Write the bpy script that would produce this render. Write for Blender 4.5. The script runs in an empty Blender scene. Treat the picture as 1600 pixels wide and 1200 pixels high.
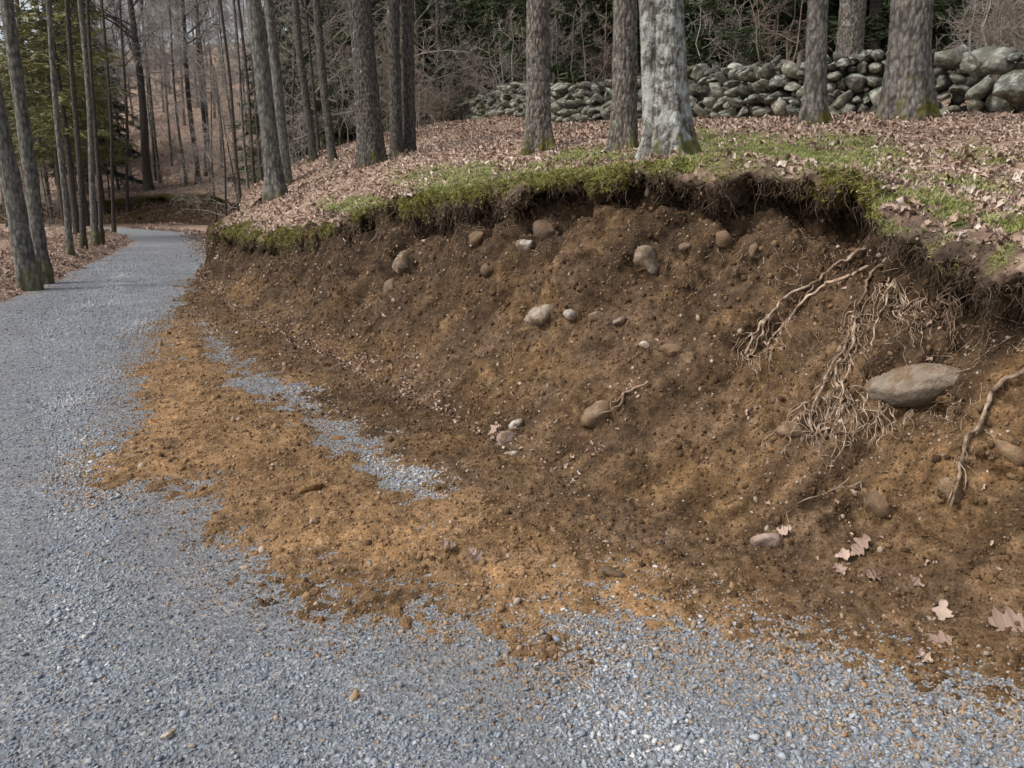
import bpy, math, random
import numpy as np
from mathutils import Vector, Matrix, Euler
from mathutils.bvhtree import BVHTree

random.seed(7)
R = np.random.default_rng(7)
scene = bpy.context.scene
COL = scene.collection

# ------------------------------------------------------------------ camera, sky, sun, exposure
FOC, PITCH, EYE = 1250.0, math.radians(13.5), 1.6          # focal length in photo pixels, tilt, eye height
cam_data = bpy.data.cameras.new('camera')
cam = bpy.data.objects.new('camera', cam_data); COL.objects.link(cam)
cam_data.sensor_width = 36.0
cam_data.lens = 36.0 * FOC / 1600.0
cam_data.clip_start = 0.05
cam_data.clip_end = 2000.0
cam.location = (0, 0, EYE)
cam.rotation_euler = (math.radians(90) - PITCH, 0, 0)
scene.camera = cam

SUN_EL, SUN_AZ = math.radians(48), math.radians(-112)       # azimuth from +Y towards +X: light from the left
world = bpy.data.worlds.new('World'); scene.world = world; world.use_nodes = True
wn = world.node_tree.nodes; wl = world.node_tree.links
bg = wn['Background']
sky = wn.new('ShaderNodeTexSky'); sky.sky_type = 'NISHITA'; sky.sun_disc = False
sky.sun_elevation = SUN_EL; sky.sun_rotation = SUN_AZ
sky.air_density = 1.0; sky.dust_density = 4.0; sky.ozone_density = 1.0
hs = wn.new('ShaderNodeHueSaturation'); hs.inputs['Saturation'].default_value = 0.42          # high thin overcast: a pale, greyish sky all round
wl.new(sky.outputs[0], hs.inputs['Color']); wl.new(hs.outputs[0], bg.inputs[0]); bg.inputs[1].default_value = 0.125

sun_d = bpy.data.lights.new('sun', 'SUN'); sun_d.energy = 1.5; sun_d.angle = math.radians(16); sun_d.color = (1.0, 0.95, 0.88)
sun = bpy.data.objects.new('sun', sun_d); COL.objects.link(sun)
sd = Vector((math.sin(SUN_AZ) * math.cos(SUN_EL), math.cos(SUN_AZ) * math.cos(SUN_EL), math.sin(SUN_EL)))
sun.rotation_euler = sd.to_track_quat('Z', 'Y').to_euler()
sun.location = sd * 30

scene.cycles.max_bounces = 5; scene.cycles.diffuse_bounces = 3; scene.cycles.glossy_bounces = 2
scene.cycles.adaptive_threshold = 0.02
vs = scene.view_settings
vs.view_transform = 'Standard'; vs.look = 'None'; vs.gamma = 1.0; vs.use_curve_mapping = False
vs.exposure = 0.75

# ------------------------------------------------------------------ measuring helpers (photo pixel <-> place)
cP, sP = math.cos(PITCH), math.sin(PITCH)
def ray(px, py):
    u = (px - 800) / FOC; v = (600 - py) / FOC
    return np.array([u, cP + v * sP, -sP + v * cP])
def gz(px, py, z=0.0):
    d = ray(px, py); t = (z - EYE) / d[2]; return np.array([0, 0, EYE]) + d * t
def gy(px, py, y):
    d = ray(px, py); return np.array([0, 0, EYE]) + d * (y / d[1])
def proj(P):
    P = np.asarray(P, float)
    x = P[..., 0]; yy = P[..., 1]; zz = P[..., 2] - EYE
    dep = yy * cP - zz * sP; up = yy * sP + zz * cP
    d = np.where(dep < 0.05, 0.05, dep)
    return 800 + FOC * x / d, 600 - FOC * up / d, dep

# ------------------------------------------------------------------ noise
def _h(ix, iy, iz, seed):
    h = (ix * 374761393 + iy * 668265263 + iz * 2147483647 + seed * 1274126177) & 0xFFFFFFFF
    h = ((h ^ (h >> 13)) * 1274126177) & 0xFFFFFFFF
    h = ((h ^ (h >> 15)) * 2246822519) & 0xFFFFFFFF
    return ((h ^ (h >> 16)) & 0xFFFFFF).astype(np.float64) / 8388607.5 - 1.0
def noise(P, scale=1.0, seed=0):
    P = np.asarray(P, float) / scale
    i = np.floor(P).astype(np.int64); f = P - i
    w = f * f * f * (f * (f * 6 - 15) + 10)
    out = 0.0
    for dx in (0, 1):
        wx = w[..., 0] if dx else 1 - w[..., 0]
        for dy in (0, 1):
            wy = w[..., 1] if dy else 1 - w[..., 1]
            for dz in (0, 1):
                wz = w[..., 2] if dz else 1 - w[..., 2]
                out = out + wx * wy * wz * _h(i[..., 0] + dx, i[..., 1] + dy, i[..., 2] + dz, seed)
    return out
def fbm(P, scale=1.0, octv=4, seed=0, gain=0.5):
    a, s, o = 1.0, scale, 0.0
    for k in range(octv):
        o = o + a * noise(P, s, seed + 17 * k); a *= gain; s *= 0.5
    return o
def p3(x, y, z=0.0):
    x = np.asarray(x, float); return np.stack([x, np.asarray(y, float) + 0 * x, z + 0 * x], -1)
def sstep(a, b, x):
    t = np.clip((x - a) / (b - a), 0, 1); return t * t * (3 - 2 * t)

def catmull(pts, u):
    pts = np.asarray(pts, float); n = len(pts)
    u = np.clip(np.asarray(u, float), 0, n - 1 - 1e-9); i = u.astype(int); f = (u - i)[:, None]
    p0 = pts[np.clip(i - 1, 0, n - 1)]; p1 = pts[i]; p2 = pts[np.clip(i + 1, 0, n - 1)]; q3 = pts[np.clip(i + 2, 0, n - 1)]
    return 0.5 * (2 * p1 + (p2 - p0) * f + (2 * p0 - 5 * p1 + 4 * p2 - q3) * f ** 2 + (3 * p1 - p0 - 3 * p2 + q3) * f ** 3)

def poly_sdf(poly, x, y):
    """signed distance, positive inside"""
    poly = np.asarray(poly, float); x = np.asarray(x, float); y = np.asarray(y, float)
    d = np.full(x.shape, 1e9); ins = np.zeros(x.shape, bool)
    n = len(poly)
    for k in range(n):
        ax, ay = poly[k]; bx, by = poly[(k + 1) % n]
        ex, ey = bx - ax, by - ay
        t = np.clip(((x - ax) * ex + (y - ay) * ey) / (ex * ex + ey * ey + 1e-12), 0, 1)
        d = np.minimum(d, np.hypot(x - ax - t * ex, y - ay - t * ey))
        c = ((ay > y) != (by > y)) & (x < (bx - ax) * (y - ay) / (by - ay + 1e-12) + ax)
        ins ^= c
    return np.where(ins, d, -d)

# ------------------------------------------------------------------ mesh helpers
def mesh_np(name, V, F, mat=None, smooth=True):
    me = bpy.data.meshes.new(name)
    V = np.asarray(V, np.float32).reshape(-1, 3); F = np.asarray(F, np.int32)
    k = F.shape[1]
    me.vertices.add(len(V)); me.vertices.foreach_set('co', V.ravel())
    me.loops.add(F.size); me.loops.foreach_set('vertex_index', F.ravel())
    me.polygons.add(len(F)); me.polygons.foreach_set('loop_start', np.arange(0, F.size, k, dtype=np.int32))
    me.update(calc_edges=True); me.validate()
    if smooth: me.polygons.foreach_set('use_smooth', np.ones(len(me.polygons), bool))
    if mat: me.materials.append(mat)
    return me
def vattr(me, name, vals):
    a = me.attributes.new(name, 'FLOAT', 'POINT'); a.data.foreach_set('value', np.asarray(vals, np.float32))
def grid_faces(nr, nc):
    i = np.arange(nr - 1)[:, None] * nc + np.arange(nc - 1)[None, :]; i = i.ravel()
    return np.stack([i, i + 1, i + nc + 1, i + nc], 1)
def grid_normals(G):
    du = np.gradient(G, axis=1); dv = np.gradient(G, axis=0)
    n = np.cross(du, dv); l = np.linalg.norm(n, axis=-1, keepdims=True); return n / np.maximum(l, 1e-9)

def obj(name, me, parent=None, loc=None):
    o = bpy.data.objects.new(name, me); COL.objects.link(o)
    if parent is not None: o.parent = parent
    if loc is not None: o.location = loc
    return o
def tag(o, label=None, cat=None, group=None, kind=None):
    if label: o['label'] = label
    if cat: o['category'] = cat
    if group: o['group'] = group
    if kind: o['kind'] = kind
    return o
def structure(name, me, label=None):
    o = obj(name, me); o['kind'] = 'structure'
    if label: o['label'] = label
    return o

def tube_arrays(pts, rad, sides=6, cap=True):
    pts = np.asarray(pts, float); rad = np.asarray(rad, float); n = len(pts)
    t = np.gradient(pts, axis=0); t /= np.maximum(np.linalg.norm(t, axis=1, keepdims=True), 1e-9)
    ref = np.array([0, 0, 1.0]) if abs(t[0, 2]) < 0.9 else np.array([1.0, 0, 0])
    a = np.cross(t, ref); a /= np.maximum(np.linalg.norm(a, axis=1, keepdims=True), 1e-9); b = np.cross(t, a)
    th = np.linspace(0, 2 * math.pi, sides, endpoint=False)
    V = pts[:, None, :] + rad[:, None, None] * (a[:, None, :] * np.cos(th)[None, :, None] + b[:, None, :] * np.sin(th)[None, :, None])
    V = V.reshape(-1, 3)
    i = np.arange(n - 1)[:, None] * sides; j = np.arange(sides)[None, :]; j2 = (j + 1) % sides
    F = np.stack([i + j, i + j2, i + sides + j2, i + sides + j], -1).reshape(-1, 4)
    return V, F
def tubes(lst):
    Vs, Fs, o = [], [], 0
    for pts, rad, sides in lst:
        V, F = tube_arrays(pts, rad, sides); Vs.append(V); Fs.append(F + o); o += len(V)
    return np.concatenate(Vs), np.concatenate(Fs)

_ico = {}
def ico(sub):
    if sub in _ico: return _ico[sub]
    import bmesh
    bm = bmesh.new(); bmesh.ops.create_icosphere(bm, subdivisions=sub, radius=1.0)
    V = np.array([v.co[:] for v in bm.verts]); F = np.array([[v.index for v in f.verts] for f in bm.faces]); bm.free()
    _ico[sub] = (V, F); return V, F

def sample_mesh(V, F, w, n):
    """n random points on a mesh, density proportional to vertex weight w"""
    V = np.asarray(V); T = np.concatenate([F[:, [0, 1, 2]], F[:, [0, 2, 3]]]) if F.shape[1] == 4 else F
    a, b, c = V[T[:, 0]], V[T[:, 1]], V[T[:, 2]]
    nr = np.cross(b - a, c - a); ar = np.linalg.norm(nr, axis=1)
    p = ar * w[T].mean(1); p = np.maximum(p, 0); p /= p.sum()
    k = R.choice(len(T), n, p=p)
    r1 = np.sqrt(R.random(n))[:, None]; r2 = R.random(n)[:, None]
    P = a[k] * (1 - r1) + b[k] * (r1 * (1 - r2)) + c[k] * (r1 * r2)
    N = nr[k] / np.maximum(ar[k], 1e-12)[:, None]
    return P, N, T[k]

def align_euler(N, spin):
    """euler angles that take +Z to N after a spin about Z"""
    N = np.asarray(N, float); ph = np.arctan2(N[:, 1], N[:, 0]); ct = np.clip(N[:, 2], -1, 1); st = np.sqrt(1 - ct ** 2); a = spin - ph
    r00 = np.cos(ph) * ct * np.cos(a) - np.sin(ph) * np.sin(a); r10 = np.sin(ph) * ct * np.cos(a) + np.cos(ph) * np.sin(a)
    return np.stack([np.arctan2(st * np.sin(a), ct), np.arcsin(np.clip(st * np.cos(a), -1, 1)), np.arctan2(r10, r00)], 1)

def scatter(name, P, rot, scl, tint, variants, label, idx=None):
    """one uncountable mass of small pieces, instanced on points"""
    n = len(P)
    me = bpy.data.meshes.new(name); me.vertices.add(n); me.vertices.foreach_set('co', np.asarray(P, np.float32).ravel())
    def va(nm, v): a = me.attributes.new(nm, 'FLOAT_VECTOR', 'POINT'); a.data.foreach_set('vector', np.asarray(v, np.float32).ravel())
    va('rot', rot); va('scl', scl)
    a = me.attributes.new('tint', 'FLOAT', 'POINT'); a.data.foreach_set('value', np.asarray(tint, np.float32))
    if idx is None: idx = R.integers(0, len(variants), n)
    a = me.attributes.new('idx', 'INT', 'POINT'); a.data.foreach_set('value', np.asarray(idx, np.int32))
    o = obj(name, me); tag(o, label=label, kind='stuff')
    ng = bpy.data.node_groups.new(name + '_nodes', 'GeometryNodeTree')
    ng.interface.new_socket('Geometry', in_out='INPUT', socket_type='NodeSocketGeometry')
    ng.interface.new_socket('Geometry', in_out='OUTPUT', socket_type='NodeSocketGeometry')
    N = ng.nodes; L = ng.links
    gi = N.new('NodeGroupInput'); go = N.new('NodeGroupOutput'); ip = N.new('GeometryNodeInstanceOnPoints'); jn = N.new('GeometryNodeJoinGeometry')
    for m in reversed(variants):
        to = bpy.data.objects.new(m.name, m)
        oi = N.new('GeometryNodeObjectInfo'); oi.inputs['Object'].default_value = to; oi.inputs['As Instance'].default_value = False
        g2 = N.new('GeometryNodeGeometryToInstance'); L.new(oi.outputs['Geometry'], g2.inputs[0]); L.new(g2.outputs[0], jn.inputs[0])
    def na(nm, t): x = N.new('GeometryNodeInputNamedAttribute'); x.data_type = t; x.inputs['Name'].default_value = nm; return x.outputs['Attribute']
    L.new(gi.outputs[0], ip.inputs['Points']); L.new(jn.outputs[0], ip.inputs['Instance'])
    ip.inputs['Pick Instance'].default_value = True
    L.new(na('idx', 'INT'), ip.inputs['Instance Index'])
    e2r = N.new('FunctionNodeEulerToRotation'); L.new(na('rot', 'FLOAT_VECTOR'), e2r.inputs[0]); L.new(e2r.outputs[0], ip.inputs['Rotation'])
    L.new(na('scl', 'FLOAT_VECTOR'), ip.inputs['Scale'])
    L.new(ip.outputs[0], go.inputs[0])
    md = o.modifiers.new('scatter', 'NODES'); md.node_group = ng
    return o

# ------------------------------------------------------------------ materials
class NT:
    def __init__(s, name, rough=0.9, spec=0.25):
        s.m = bpy.data.materials.new(name); s.m.use_nodes = True; s.t = s.m.node_tree; s.n = s.t.nodes; s.l = s.t.links
        s.b = s.n['Principled BSDF']; s.b.inputs['Roughness'].default_value = rough; s.b.inputs['Specular IOR Level'].default_value = spec
    def link(s, a, b): s.l.new(a, b)
    def coord(s, kind='Object', scale=(1, 1, 1)):
        t = s.n.new('ShaderNodeTexCoord'); m = s.n.new('ShaderNodeMapping'); m.inputs['Scale'].default_value = scale
        s.link(t.outputs[kind], m.inputs[0]); return m.outputs[0]
    def pos(s, scale=(1, 1, 1)):
        t = s.n.new('ShaderNodeNewGeometry'); m = s.n.new('ShaderNodeMapping'); m.inputs['Scale'].default_value = scale
        s.link(t.outputs['Position'], m.inputs[0]); return m.outputs[0]
    def noise(s, co, scale, detail=4, rough=0.55, dist=0.0):
        t = s.n.new('ShaderNodeTexNoise'); t.inputs['Scale'].default_value = scale; t.inputs['Detail'].default_value = detail
        t.inputs['Roughness'].default_value = rough; t.inputs['Distortion'].default_value = dist; s.link(co, t.inputs['Vector']); return t.outputs['Fac']
    def voro(s, co, scale, out='Distance', feature='F1'):
        t = s.n.new('ShaderNodeTexVoronoi'); t.feature = feature; t.inputs['Scale'].default_value = scale; s.link(co, t.inputs['Vector']); return t.outputs[out]
    def ramp(s, fac, stops):
        t = s.n.new('ShaderNodeValToRGB'); cr = t.color_ramp
        while len(cr.elements) < len(stops): cr.elements.new(0.5)
        for e, (p, c) in zip(cr.elements, stops): e.position = p; e.color = (*c, 1) if len(c) == 3 else c
        s.link(fac, t.inputs[0]); return t.outputs[0]
    def mix(s, fac, a, b, mode='MIX'):
        t = s.n.new('ShaderNodeMix'); t.data_type = 'RGBA'; t.blend_type = mode
        for v, i in ((fac, 0), (a, 6), (b, 7)):
            if isinstance(v, (int, float)): t.inputs[i].default_value = v
            elif isinstance(v, tuple): t.inputs[i].default_value = (*v, 1)
            else: s.link(v, t.inputs[i])
        return t.outputs[2]
    def math(s, op, a, b=0.0, clamp=False):
        t = s.n.new('ShaderNodeMath'); t.operation = op; t.use_clamp = clamp
        for v, i in ((a, 0), (b, 1)):
            if isinstance(v, (int, float)): t.inputs[i].default_value = v
            else: s.link(v, t.inputs[i])
        return t.outputs[0]
    def attr(s, name, inst=False):
        t = s.n.new('ShaderNodeAttribute'); t.attribute_name = name; t.attribute_type = 'INSTANCER' if inst else 'GEOMETRY'; return t.outputs['Fac']
    def bump(s, h, strength=0.4, dist=0.01, prev=None):
        t = s.n.new('ShaderNodeBump'); t.inputs['Strength'].default_value = strength; t.inputs['Distance'].default_value = dist
        s.link(h, t.inputs['Height'])
        if prev is not None: s.link(prev, t.inputs['Normal'])
        return t.outputs[0]
    def done(s, col, nrm=None):
        if isinstance(col, tuple): s.b.inputs['Base Color'].default_value = (*col, 1)
        else: s.link(col, s.b.inputs['Base Color'])
        if nrm is not None: s.link(nrm, s.b.inputs['Normal'])
        return s.m
    def objrand(s):
        return s.n.new('ShaderNodeObjectInfo').outputs['Random']

def mat_soil():
    k = NT('soil', 0.95, 0.15)
    co = k.pos()
    n1 = k.noise(co, 1.6, 5, 0.6); n2 = k.noise(co, 14, 6, 0.65); n3 = k.noise(co, 90, 4, 0.7)
    base = k.ramp(n2, [(0.25, (0.044, 0.026, 0.012)), (0.5, (0.096, 0.059, 0.028)), (0.72, (0.178, 0.116, 0.061))])
    grey = k.ramp(n2, [(0.25, (0.052, 0.034, 0.021)), (0.5, (0.096, 0.064, 0.040)), (0.75, (0.155, 0.108, 0.072))])
    col = k.mix(k.ramp(n1, [(0.38, (0, 0, 0)), (0.62, (1, 1, 1))]), base, grey)
    org = k.ramp(n2, [(0.25, (0.118, 0.070, 0.034)), (0.5, (0.200, 0.124, 0.063)), (0.75, (0.295, 0.194, 0.112))])
    col = k.mix(k.attr('orange'), col, org)
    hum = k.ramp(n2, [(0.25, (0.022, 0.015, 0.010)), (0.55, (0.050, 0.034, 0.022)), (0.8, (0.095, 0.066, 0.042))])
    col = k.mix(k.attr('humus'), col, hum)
    dk = k.ramp(k.noise(k.pos((1, 1, 1.6)), 5.0, 6, 0.7), [(0.35, (0.45, 0.43, 0.40)), (0.5, (1, 1, 1)), (0.66, (1.38, 1.33, 1.25))])
    col = k.mix(1.0, col, dk, 'MULTIPLY')
    col = k.mix(1.0, col, k.ramp(k.attr('slide'), [(0.2, (0.62, 0.60, 0.57)), (0.5, (1, 1, 1)), (0.8, (1.25, 1.22, 1.16))]), 'MULTIPLY')
    sp = k.ramp(n3, [(0.33, (0.55, 0.55, 0.55)), (0.5, (1, 1, 1)), (0.7, (1.5, 1.45, 1.4))])
    col = k.mix(1.0, col, sp, 'MULTIPLY')
    fleck = k.ramp(k.voro(co, 75), [(0.0, (1, 1, 1)), (0.10, (1, 1, 1)), (0.16, (0, 0, 0))])
    fl2 = k.math('MULTIPLY', fleck, k.ramp(k.noise(co, 6, 2), [(0.5, (0, 0, 0)), (0.65, (1, 1, 1))]))
    col = k.mix(fl2, col, (0.36, 0.29, 0.22))
    b = k.bump(n2, 0.6, 0.03); b = k.bump(n3, 0.7, 0.008, b)
    return k.done(col, b)
def mat_crumb():
    k = NT('soil_crumb', 0.95, 0.15)
    t = k.attr('tint', True)
    col = k.ramp(t, [(0.0, (0.028, 0.018, 0.011)), (0.15, (0.050, 0.030, 0.016)), (0.25, (0.075, 0.044, 0.022)), (0.5, (0.108, 0.065, 0.034)), (0.7, (0.16, 0.102, 0.058)), (0.72, (0.145, 0.086, 0.042)), (0.9, (0.26, 0.165, 0.09)), (0.91, (0.22, 0.165, 0.115)), (1.0, (0.42, 0.35, 0.28))])
    n = k.noise(k.pos(), 120, 3, 0.6)
    col = k.mix(1.0, col, k.ramp(n, [(0.3, (0.65, 0.65, 0.65)), (0.7, (1.3, 1.3, 1.3))]), 'MULTIPLY')
    return k.done(col, k.bump(n, 0.5, 0.004))
def mat_gravel():
    k = NT('crushed_stone', 0.75, 0.3)
    t = k.attr('tint', True)
    col = k.ramp(t, [(0.0, (0.075, 0.078, 0.083)), (0.3, (0.143, 0.160, 0.184)), (0.6, (0.234, 0.259, 0.292)), (0.8, (0.365, 0.385, 0.405)), (0.885, (0.52, 0.51, 0.49)), (0.895, (0.24, 0.20, 0.16)), (0.96, (0.30, 0.22, 0.15)), (1.0, (0.30, 0.17, 0.085))])
    n = k.noise(k.pos(), 160, 3, 0.6)
    col = k.mix(1.0, col, k.ramp(n, [(0.3, (0.75, 0.75, 0.75)), (0.7, (1.2, 1.2, 1.2))]), 'MULTIPLY')
    return k.done(col, k.bump(n, 0.35, 0.003))
def mat_road():
    k = NT('road_gravel', 0.9, 0.2)
    co = k.pos()
    v = k.voro(co, 55, 'Color'); sep = k.n.new('ShaderNodeSeparateColor'); k.link(v, sep.inputs[0])
    st = k.ramp(sep.outputs[0], [(0.0, (0.098, 0.107, 0.118)), (0.4, (0.153, 0.166, 0.182)), (0.8, (0.222, 0.238, 0.256)), (0.95, (0.31, 0.31, 0.305)), (1.0, (0.28, 0.225, 0.17))])
    big = k.noise(co, 0.7, 4, 0.6)
    col = k.mix(k.ramp(big, [(0.40, (0, 0, 0)), (0.70, (0.75, 0.75, 0.75))]), st, (0.15, 0.145, 0.14))
    d = k.voro(co, 55)
    col = k.mix(k.ramp(d, [(0.5, (0, 0, 0)), (0.9, (0.5, 0.5, 0.5))]), col, (0.11, 0.11, 0.115))
    edge = k.attr('leafy')
    leafn = k.math('MULTIPLY', edge, k.ramp(k.noise(co, 9, 4), [(0.35, (0, 0, 0)), (0.6, (1, 1, 1))]))
    col = k.mix(leafn, col, (0.24, 0.15, 0.10))
    b = k.bump(d, 0.6, 0.012); b2 = k.bump(k.noise(co, 120, 3), 0.4, 0.004, b)
    return k.done(col, b2)
def mat_floor():
    k = NT('leafy_ground', 0.92, 0.15)
    co = k.pos()
    v = k.voro(co, 22, 'Color'); sep = k.n.new('ShaderNodeSeparateColor'); k.link(v, sep.inputs[0])
    lf = k.ramp(sep.outputs[0], [(0.0, (0.12, 0.078, 0.056)), (0.35, (0.235, 0.158, 0.114)), (0.7, (0.35, 0.25, 0.188)), (1.0, (0.47, 0.36, 0.285))])
    n = k.noise(co, 2.5, 5, 0.6)
    lf = k.mix(k.ramp(n, [(0.4, (0, 0, 0)), (0.7, (0.7, 0.7, 0.7))]), lf, (0.13, 0.09, 0.066))
    g = k.ramp(k.noise(co, 30, 4), [(0.3, (0.045, 0.055, 0.016)), (0.6, (0.10, 0.125, 0.034)), (0.8, (0.15, 0.16, 0.05))])
    col = k.mix(k.attr('green'), lf, g)
    ms = k.ramp(k.noise(co, 26, 5), [(0.3, (0.045, 0.042, 0.010)), (0.6, (0.115, 0.105, 0.022)), (0.8, (0.19, 0.17, 0.04))])
    col = k.mix(k.attr('moss'), col, ms)
    sl = k.ramp(k.noise(co, 20, 6, 0.65), [(0.3, (0.026, 0.018, 0.012)), (0.55, (0.062, 0.044, 0.031)), (0.8, (0.12, 0.09, 0.065))])
    col = k.mix(k.attr('bare'), col, sl)
    b = k.bump(k.voro(co, 22), 0.6, 0.03); b = k.bump(k.noise(co, 70, 4, 0.7), 0.7, 0.01, b)
    return k.done(col, b)
def mat_leaf(name, inst=True, stops=None):
    k = NT(name, 0.75, 0.25)
    t = k.attr('tint', True) if inst else k.objrand()
    col = k.ramp(t, stops or [(0.0, (0.10, 0.062, 0.045)), (0.3, (0.20, 0.130, 0.094)), (0.6, (0.32, 0.222, 0.168)), (0.85, (0.44, 0.335, 0.268)), (1.0, (0.56, 0.47, 0.40))])
    n = k.noise(k.coord('Object'), 30 if inst else 60, 3)
    col = k.mix(1.0, col, k.ramp(n, [(0.3, (0.75, 0.75, 0.75)), (0.7, (1.15, 1.15, 1.15))]), 'MULTIPLY')
    k.b.inputs['Subsurface Weight'].default_value = 0.0
    return k.done(col, k.bump(n, 0.3, 0.004))
def mat_grass(name, stops):
    k = NT(name, 0.6, 0.3); return k.done(k.ramp(k.attr('tint', True), stops))
def mat_bark(name, dark, mid, light, lichen=0.3, moss=0.6, sc=1.0, lich_col=(0.36, 0.39, 0.36), strength=0.9):
    k = NT(name, 0.92, 0.15)
    co = k.coord('Object'); cs = k.coord('Object', (1, 1, 0.42))
    w = k.noise(cs, 42 * sc, 7, 0.72, 0.8); v = k.voro(cs, 34 * sc, feature='F1')
    col = k.ramp(w, [(0.28, dark), (0.5, mid), (0.75, light)])
    col = k.mix(k.ramp(v, [(0.35, (0, 0, 0)), (0.75, (0.8, 0.8, 0.8))]), col, dark)
    if lichen > 0:
        ln = k.noise(co, 6.5, 8, 0.78); c0 = 0.66 - 0.30 * lichen
        col = k.mix(k.ramp(ln, [(c0, (0, 0, 0)), (c0 + 0.10, (0.85, 0.85, 0.85))]), col, lich_col)
    if moss > 0:
        sx = k.n.new('ShaderNodeSeparateXYZ'); k.link(co, sx.inputs[0])
        mz = k.math('SUBTRACT', 0.50, k.math('MULTIPLY', sx.outputs[2], 1.15))
        mf = k.math('ADD', mz, k.math('MULTIPLY', k.math('SUBTRACT', k.noise(co, 5, 4), 0.5), 2.2))
        mf = k.math('MULTIPLY', k.ramp(mf, [(0.35, (0, 0, 0)), (0.6, (1, 1, 1))]), moss)
        mcol = k.ramp(k.noise(co, 40, 4), [(0.3, (0.045, 0.046, 0.010)), (0.7, (0.19, 0.175, 0.035))])
        col = k.mix(mf, col, mcol)
    h = k.math('SUBTRACT', w, k.math('MULTIPLY', v, 0.8))
    b = k.bump(h, strength, 0.035); b = k.bump(k.noise(co, 110, 4), 0.6, 0.006, b)
    return k.done(col, b)
def mat_rock(name, a, b_, c, lichen=0.0, mud=0.0, mudcol=(0.14, 0.088, 0.050), sc=1.0):
    k = NT(name, 0.85, 0.25)
    co = k.coord('Object')
    oi = k.n.new('ShaderNodeObjectInfo'); ad = k.n.new('ShaderNodeVectorMath'); ad.operation = 'ADD'
    k.link(co, ad.inputs[0]); k.link(oi.outputs['Location'], ad.inputs[1]); co = ad.outputs[0]
    n = k.noise(co, 7 * sc, 6, 0.65); f = k.noise(co, 60 * sc, 4, 0.7)
    col = k.ramp(n, [(0.3, a), (0.52, b_), (0.75, c)])
    col = k.mix(1.0, col, k.ramp(oi.outputs['Random'], [(0, (0.55, 0.55, 0.55)), (0.5, (1, 1, 1)), (1, (1.45, 1.40, 1.32))]), 'MULTIPLY')
    if lichen > 0:
        l = k.noise(co, 7 * sc, 5, 0.7); c0 = 0.68 - 0.3 * lichen
        col = k.mix(k.ramp(l, [(c0, (0, 0, 0)), (c0 + 0.08, (0.8, 0.8, 0.8))]), col, (0.34, 0.38, 0.31))
        g = k.noise(co, 3.0 * sc, 5, 0.7)
        col = k.mix(k.ramp(g, [(0.55, (0, 0, 0)), (0.68, (0.75, 0.75, 0.75))]), col, (0.11, 0.11, 0.04))
    if mud > 0:
        l = k.noise(co, 11, 5, 0.7)
        col = k.mix(k.ramp(l, [(0.62 - 0.35 * mud, (0, 0, 0)), (0.75 - 0.35 * mud, (0.9, 0.9, 0.9))]), col, mudcol)
    b = k.bump(n, 0.8, 0.04); b = k.bump(f, 0.7, 0.010, b)
    return k.done(col, b)
def mat_plain(name, stops, scale=20, rough=0.85, bump=0.3, stretch=(1, 1, 1), spec=0.2):
    k = NT(name, rough, spec); co = k.coord('Object', stretch); n = k.noise(co, scale, 5, 0.6)
    col = k.ramp(n, stops)
    col = k.mix(1.0, col, k.ramp(k.objrand(), [(0, (0.7, 0.7, 0.7)), (1, (1.25, 1.25, 1.25))]), 'MULTIPLY')
    return k.done(col, k.bump(n, bump, 0.01))

M_soil, M_crumb, M_gravel, M_road, M_floor = mat_soil(), mat_crumb(), mat_gravel(), mat_road(), mat_floor()
M_leaf = mat_leaf('dry_leaf')
M_bigleaf = mat_leaf('pale_dry_leaf', False, [(0.0, (0.24, 0.165, 0.125)), (1.0, (0.42, 0.31, 0.25))])
M_grass = mat_grass('grass_blade', [(0.0, (0.085, 0.105, 0.022)), (0.42, (0.185, 0.210, 0.050)), (0.68, (0.28, 0.30, 0.085)), (0.74, (0.31, 0.255, 0.14)), (1.0, (0.46, 0.39, 0.26))])
M_mossy = mat_grass('moss_tuft', [(0.0, (0.055, 0.050, 0.012)), (0.5, (0.155, 0.140, 0.028)), (1.0, (0.28, 0.25, 0.06))])
M_fringe = mat_plain('root_hair', [(0.3, (0.045, 0.030, 0.020)), (0.5, (0.11, 0.078, 0.052)), (0.72, (0.30, 0.23, 0.165))], 14, 0.9, 0.0)
M_root = mat_plain('root_bark', [(0.34, (0.085, 0.052, 0.031)), (0.48, (0.25, 0.178, 0.122)), (0.66, (0.45, 0.355, 0.27))], 22, 0.85, 0.6)
M_rootdk = mat_plain('thick_root_bark', [(0.3, (0.12, 0.078, 0.055)), (0.55, (0.26, 0.18, 0.13)), (0.75, (0.38, 0.28, 0.21))], 45, 0.85, 0.6)
M_twig = mat_plain('twig_bark', [(0.3, (0.17, 0.15, 0.13)), (0.6, (0.32, 0.288, 0.255)), (0.8, (0.47, 0.43, 0.39))], 5, 0.9, 0.0)
M_twig_pink = mat_plain('brush_bark', [(0.3, (0.15, 0.12, 0.098)), (0.6, (0.28, 0.228, 0.188)), (0.8, (0.45, 0.375, 0.315))], 5, 0.9, 0.0)
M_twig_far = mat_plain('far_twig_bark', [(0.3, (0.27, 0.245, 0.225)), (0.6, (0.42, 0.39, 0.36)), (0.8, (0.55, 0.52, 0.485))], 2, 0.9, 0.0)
M_needle = mat_plain('conifer_needles', [(0.3, (0.026, 0.038, 0.017)), (0.55, (0.060, 0.083, 0.037)), (0.78, (0.115, 0.140, 0.064))], 1.6, 0.7, 0.0)
M_needle_b = mat_plain('bluish_needles', [(0.3, (0.010, 0.030, 0.020)), (0.55, (0.026, 0.062, 0.040)), (0.78, (0.05, 0.095, 0.062))], 1.6, 0.7, 0.0)
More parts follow.
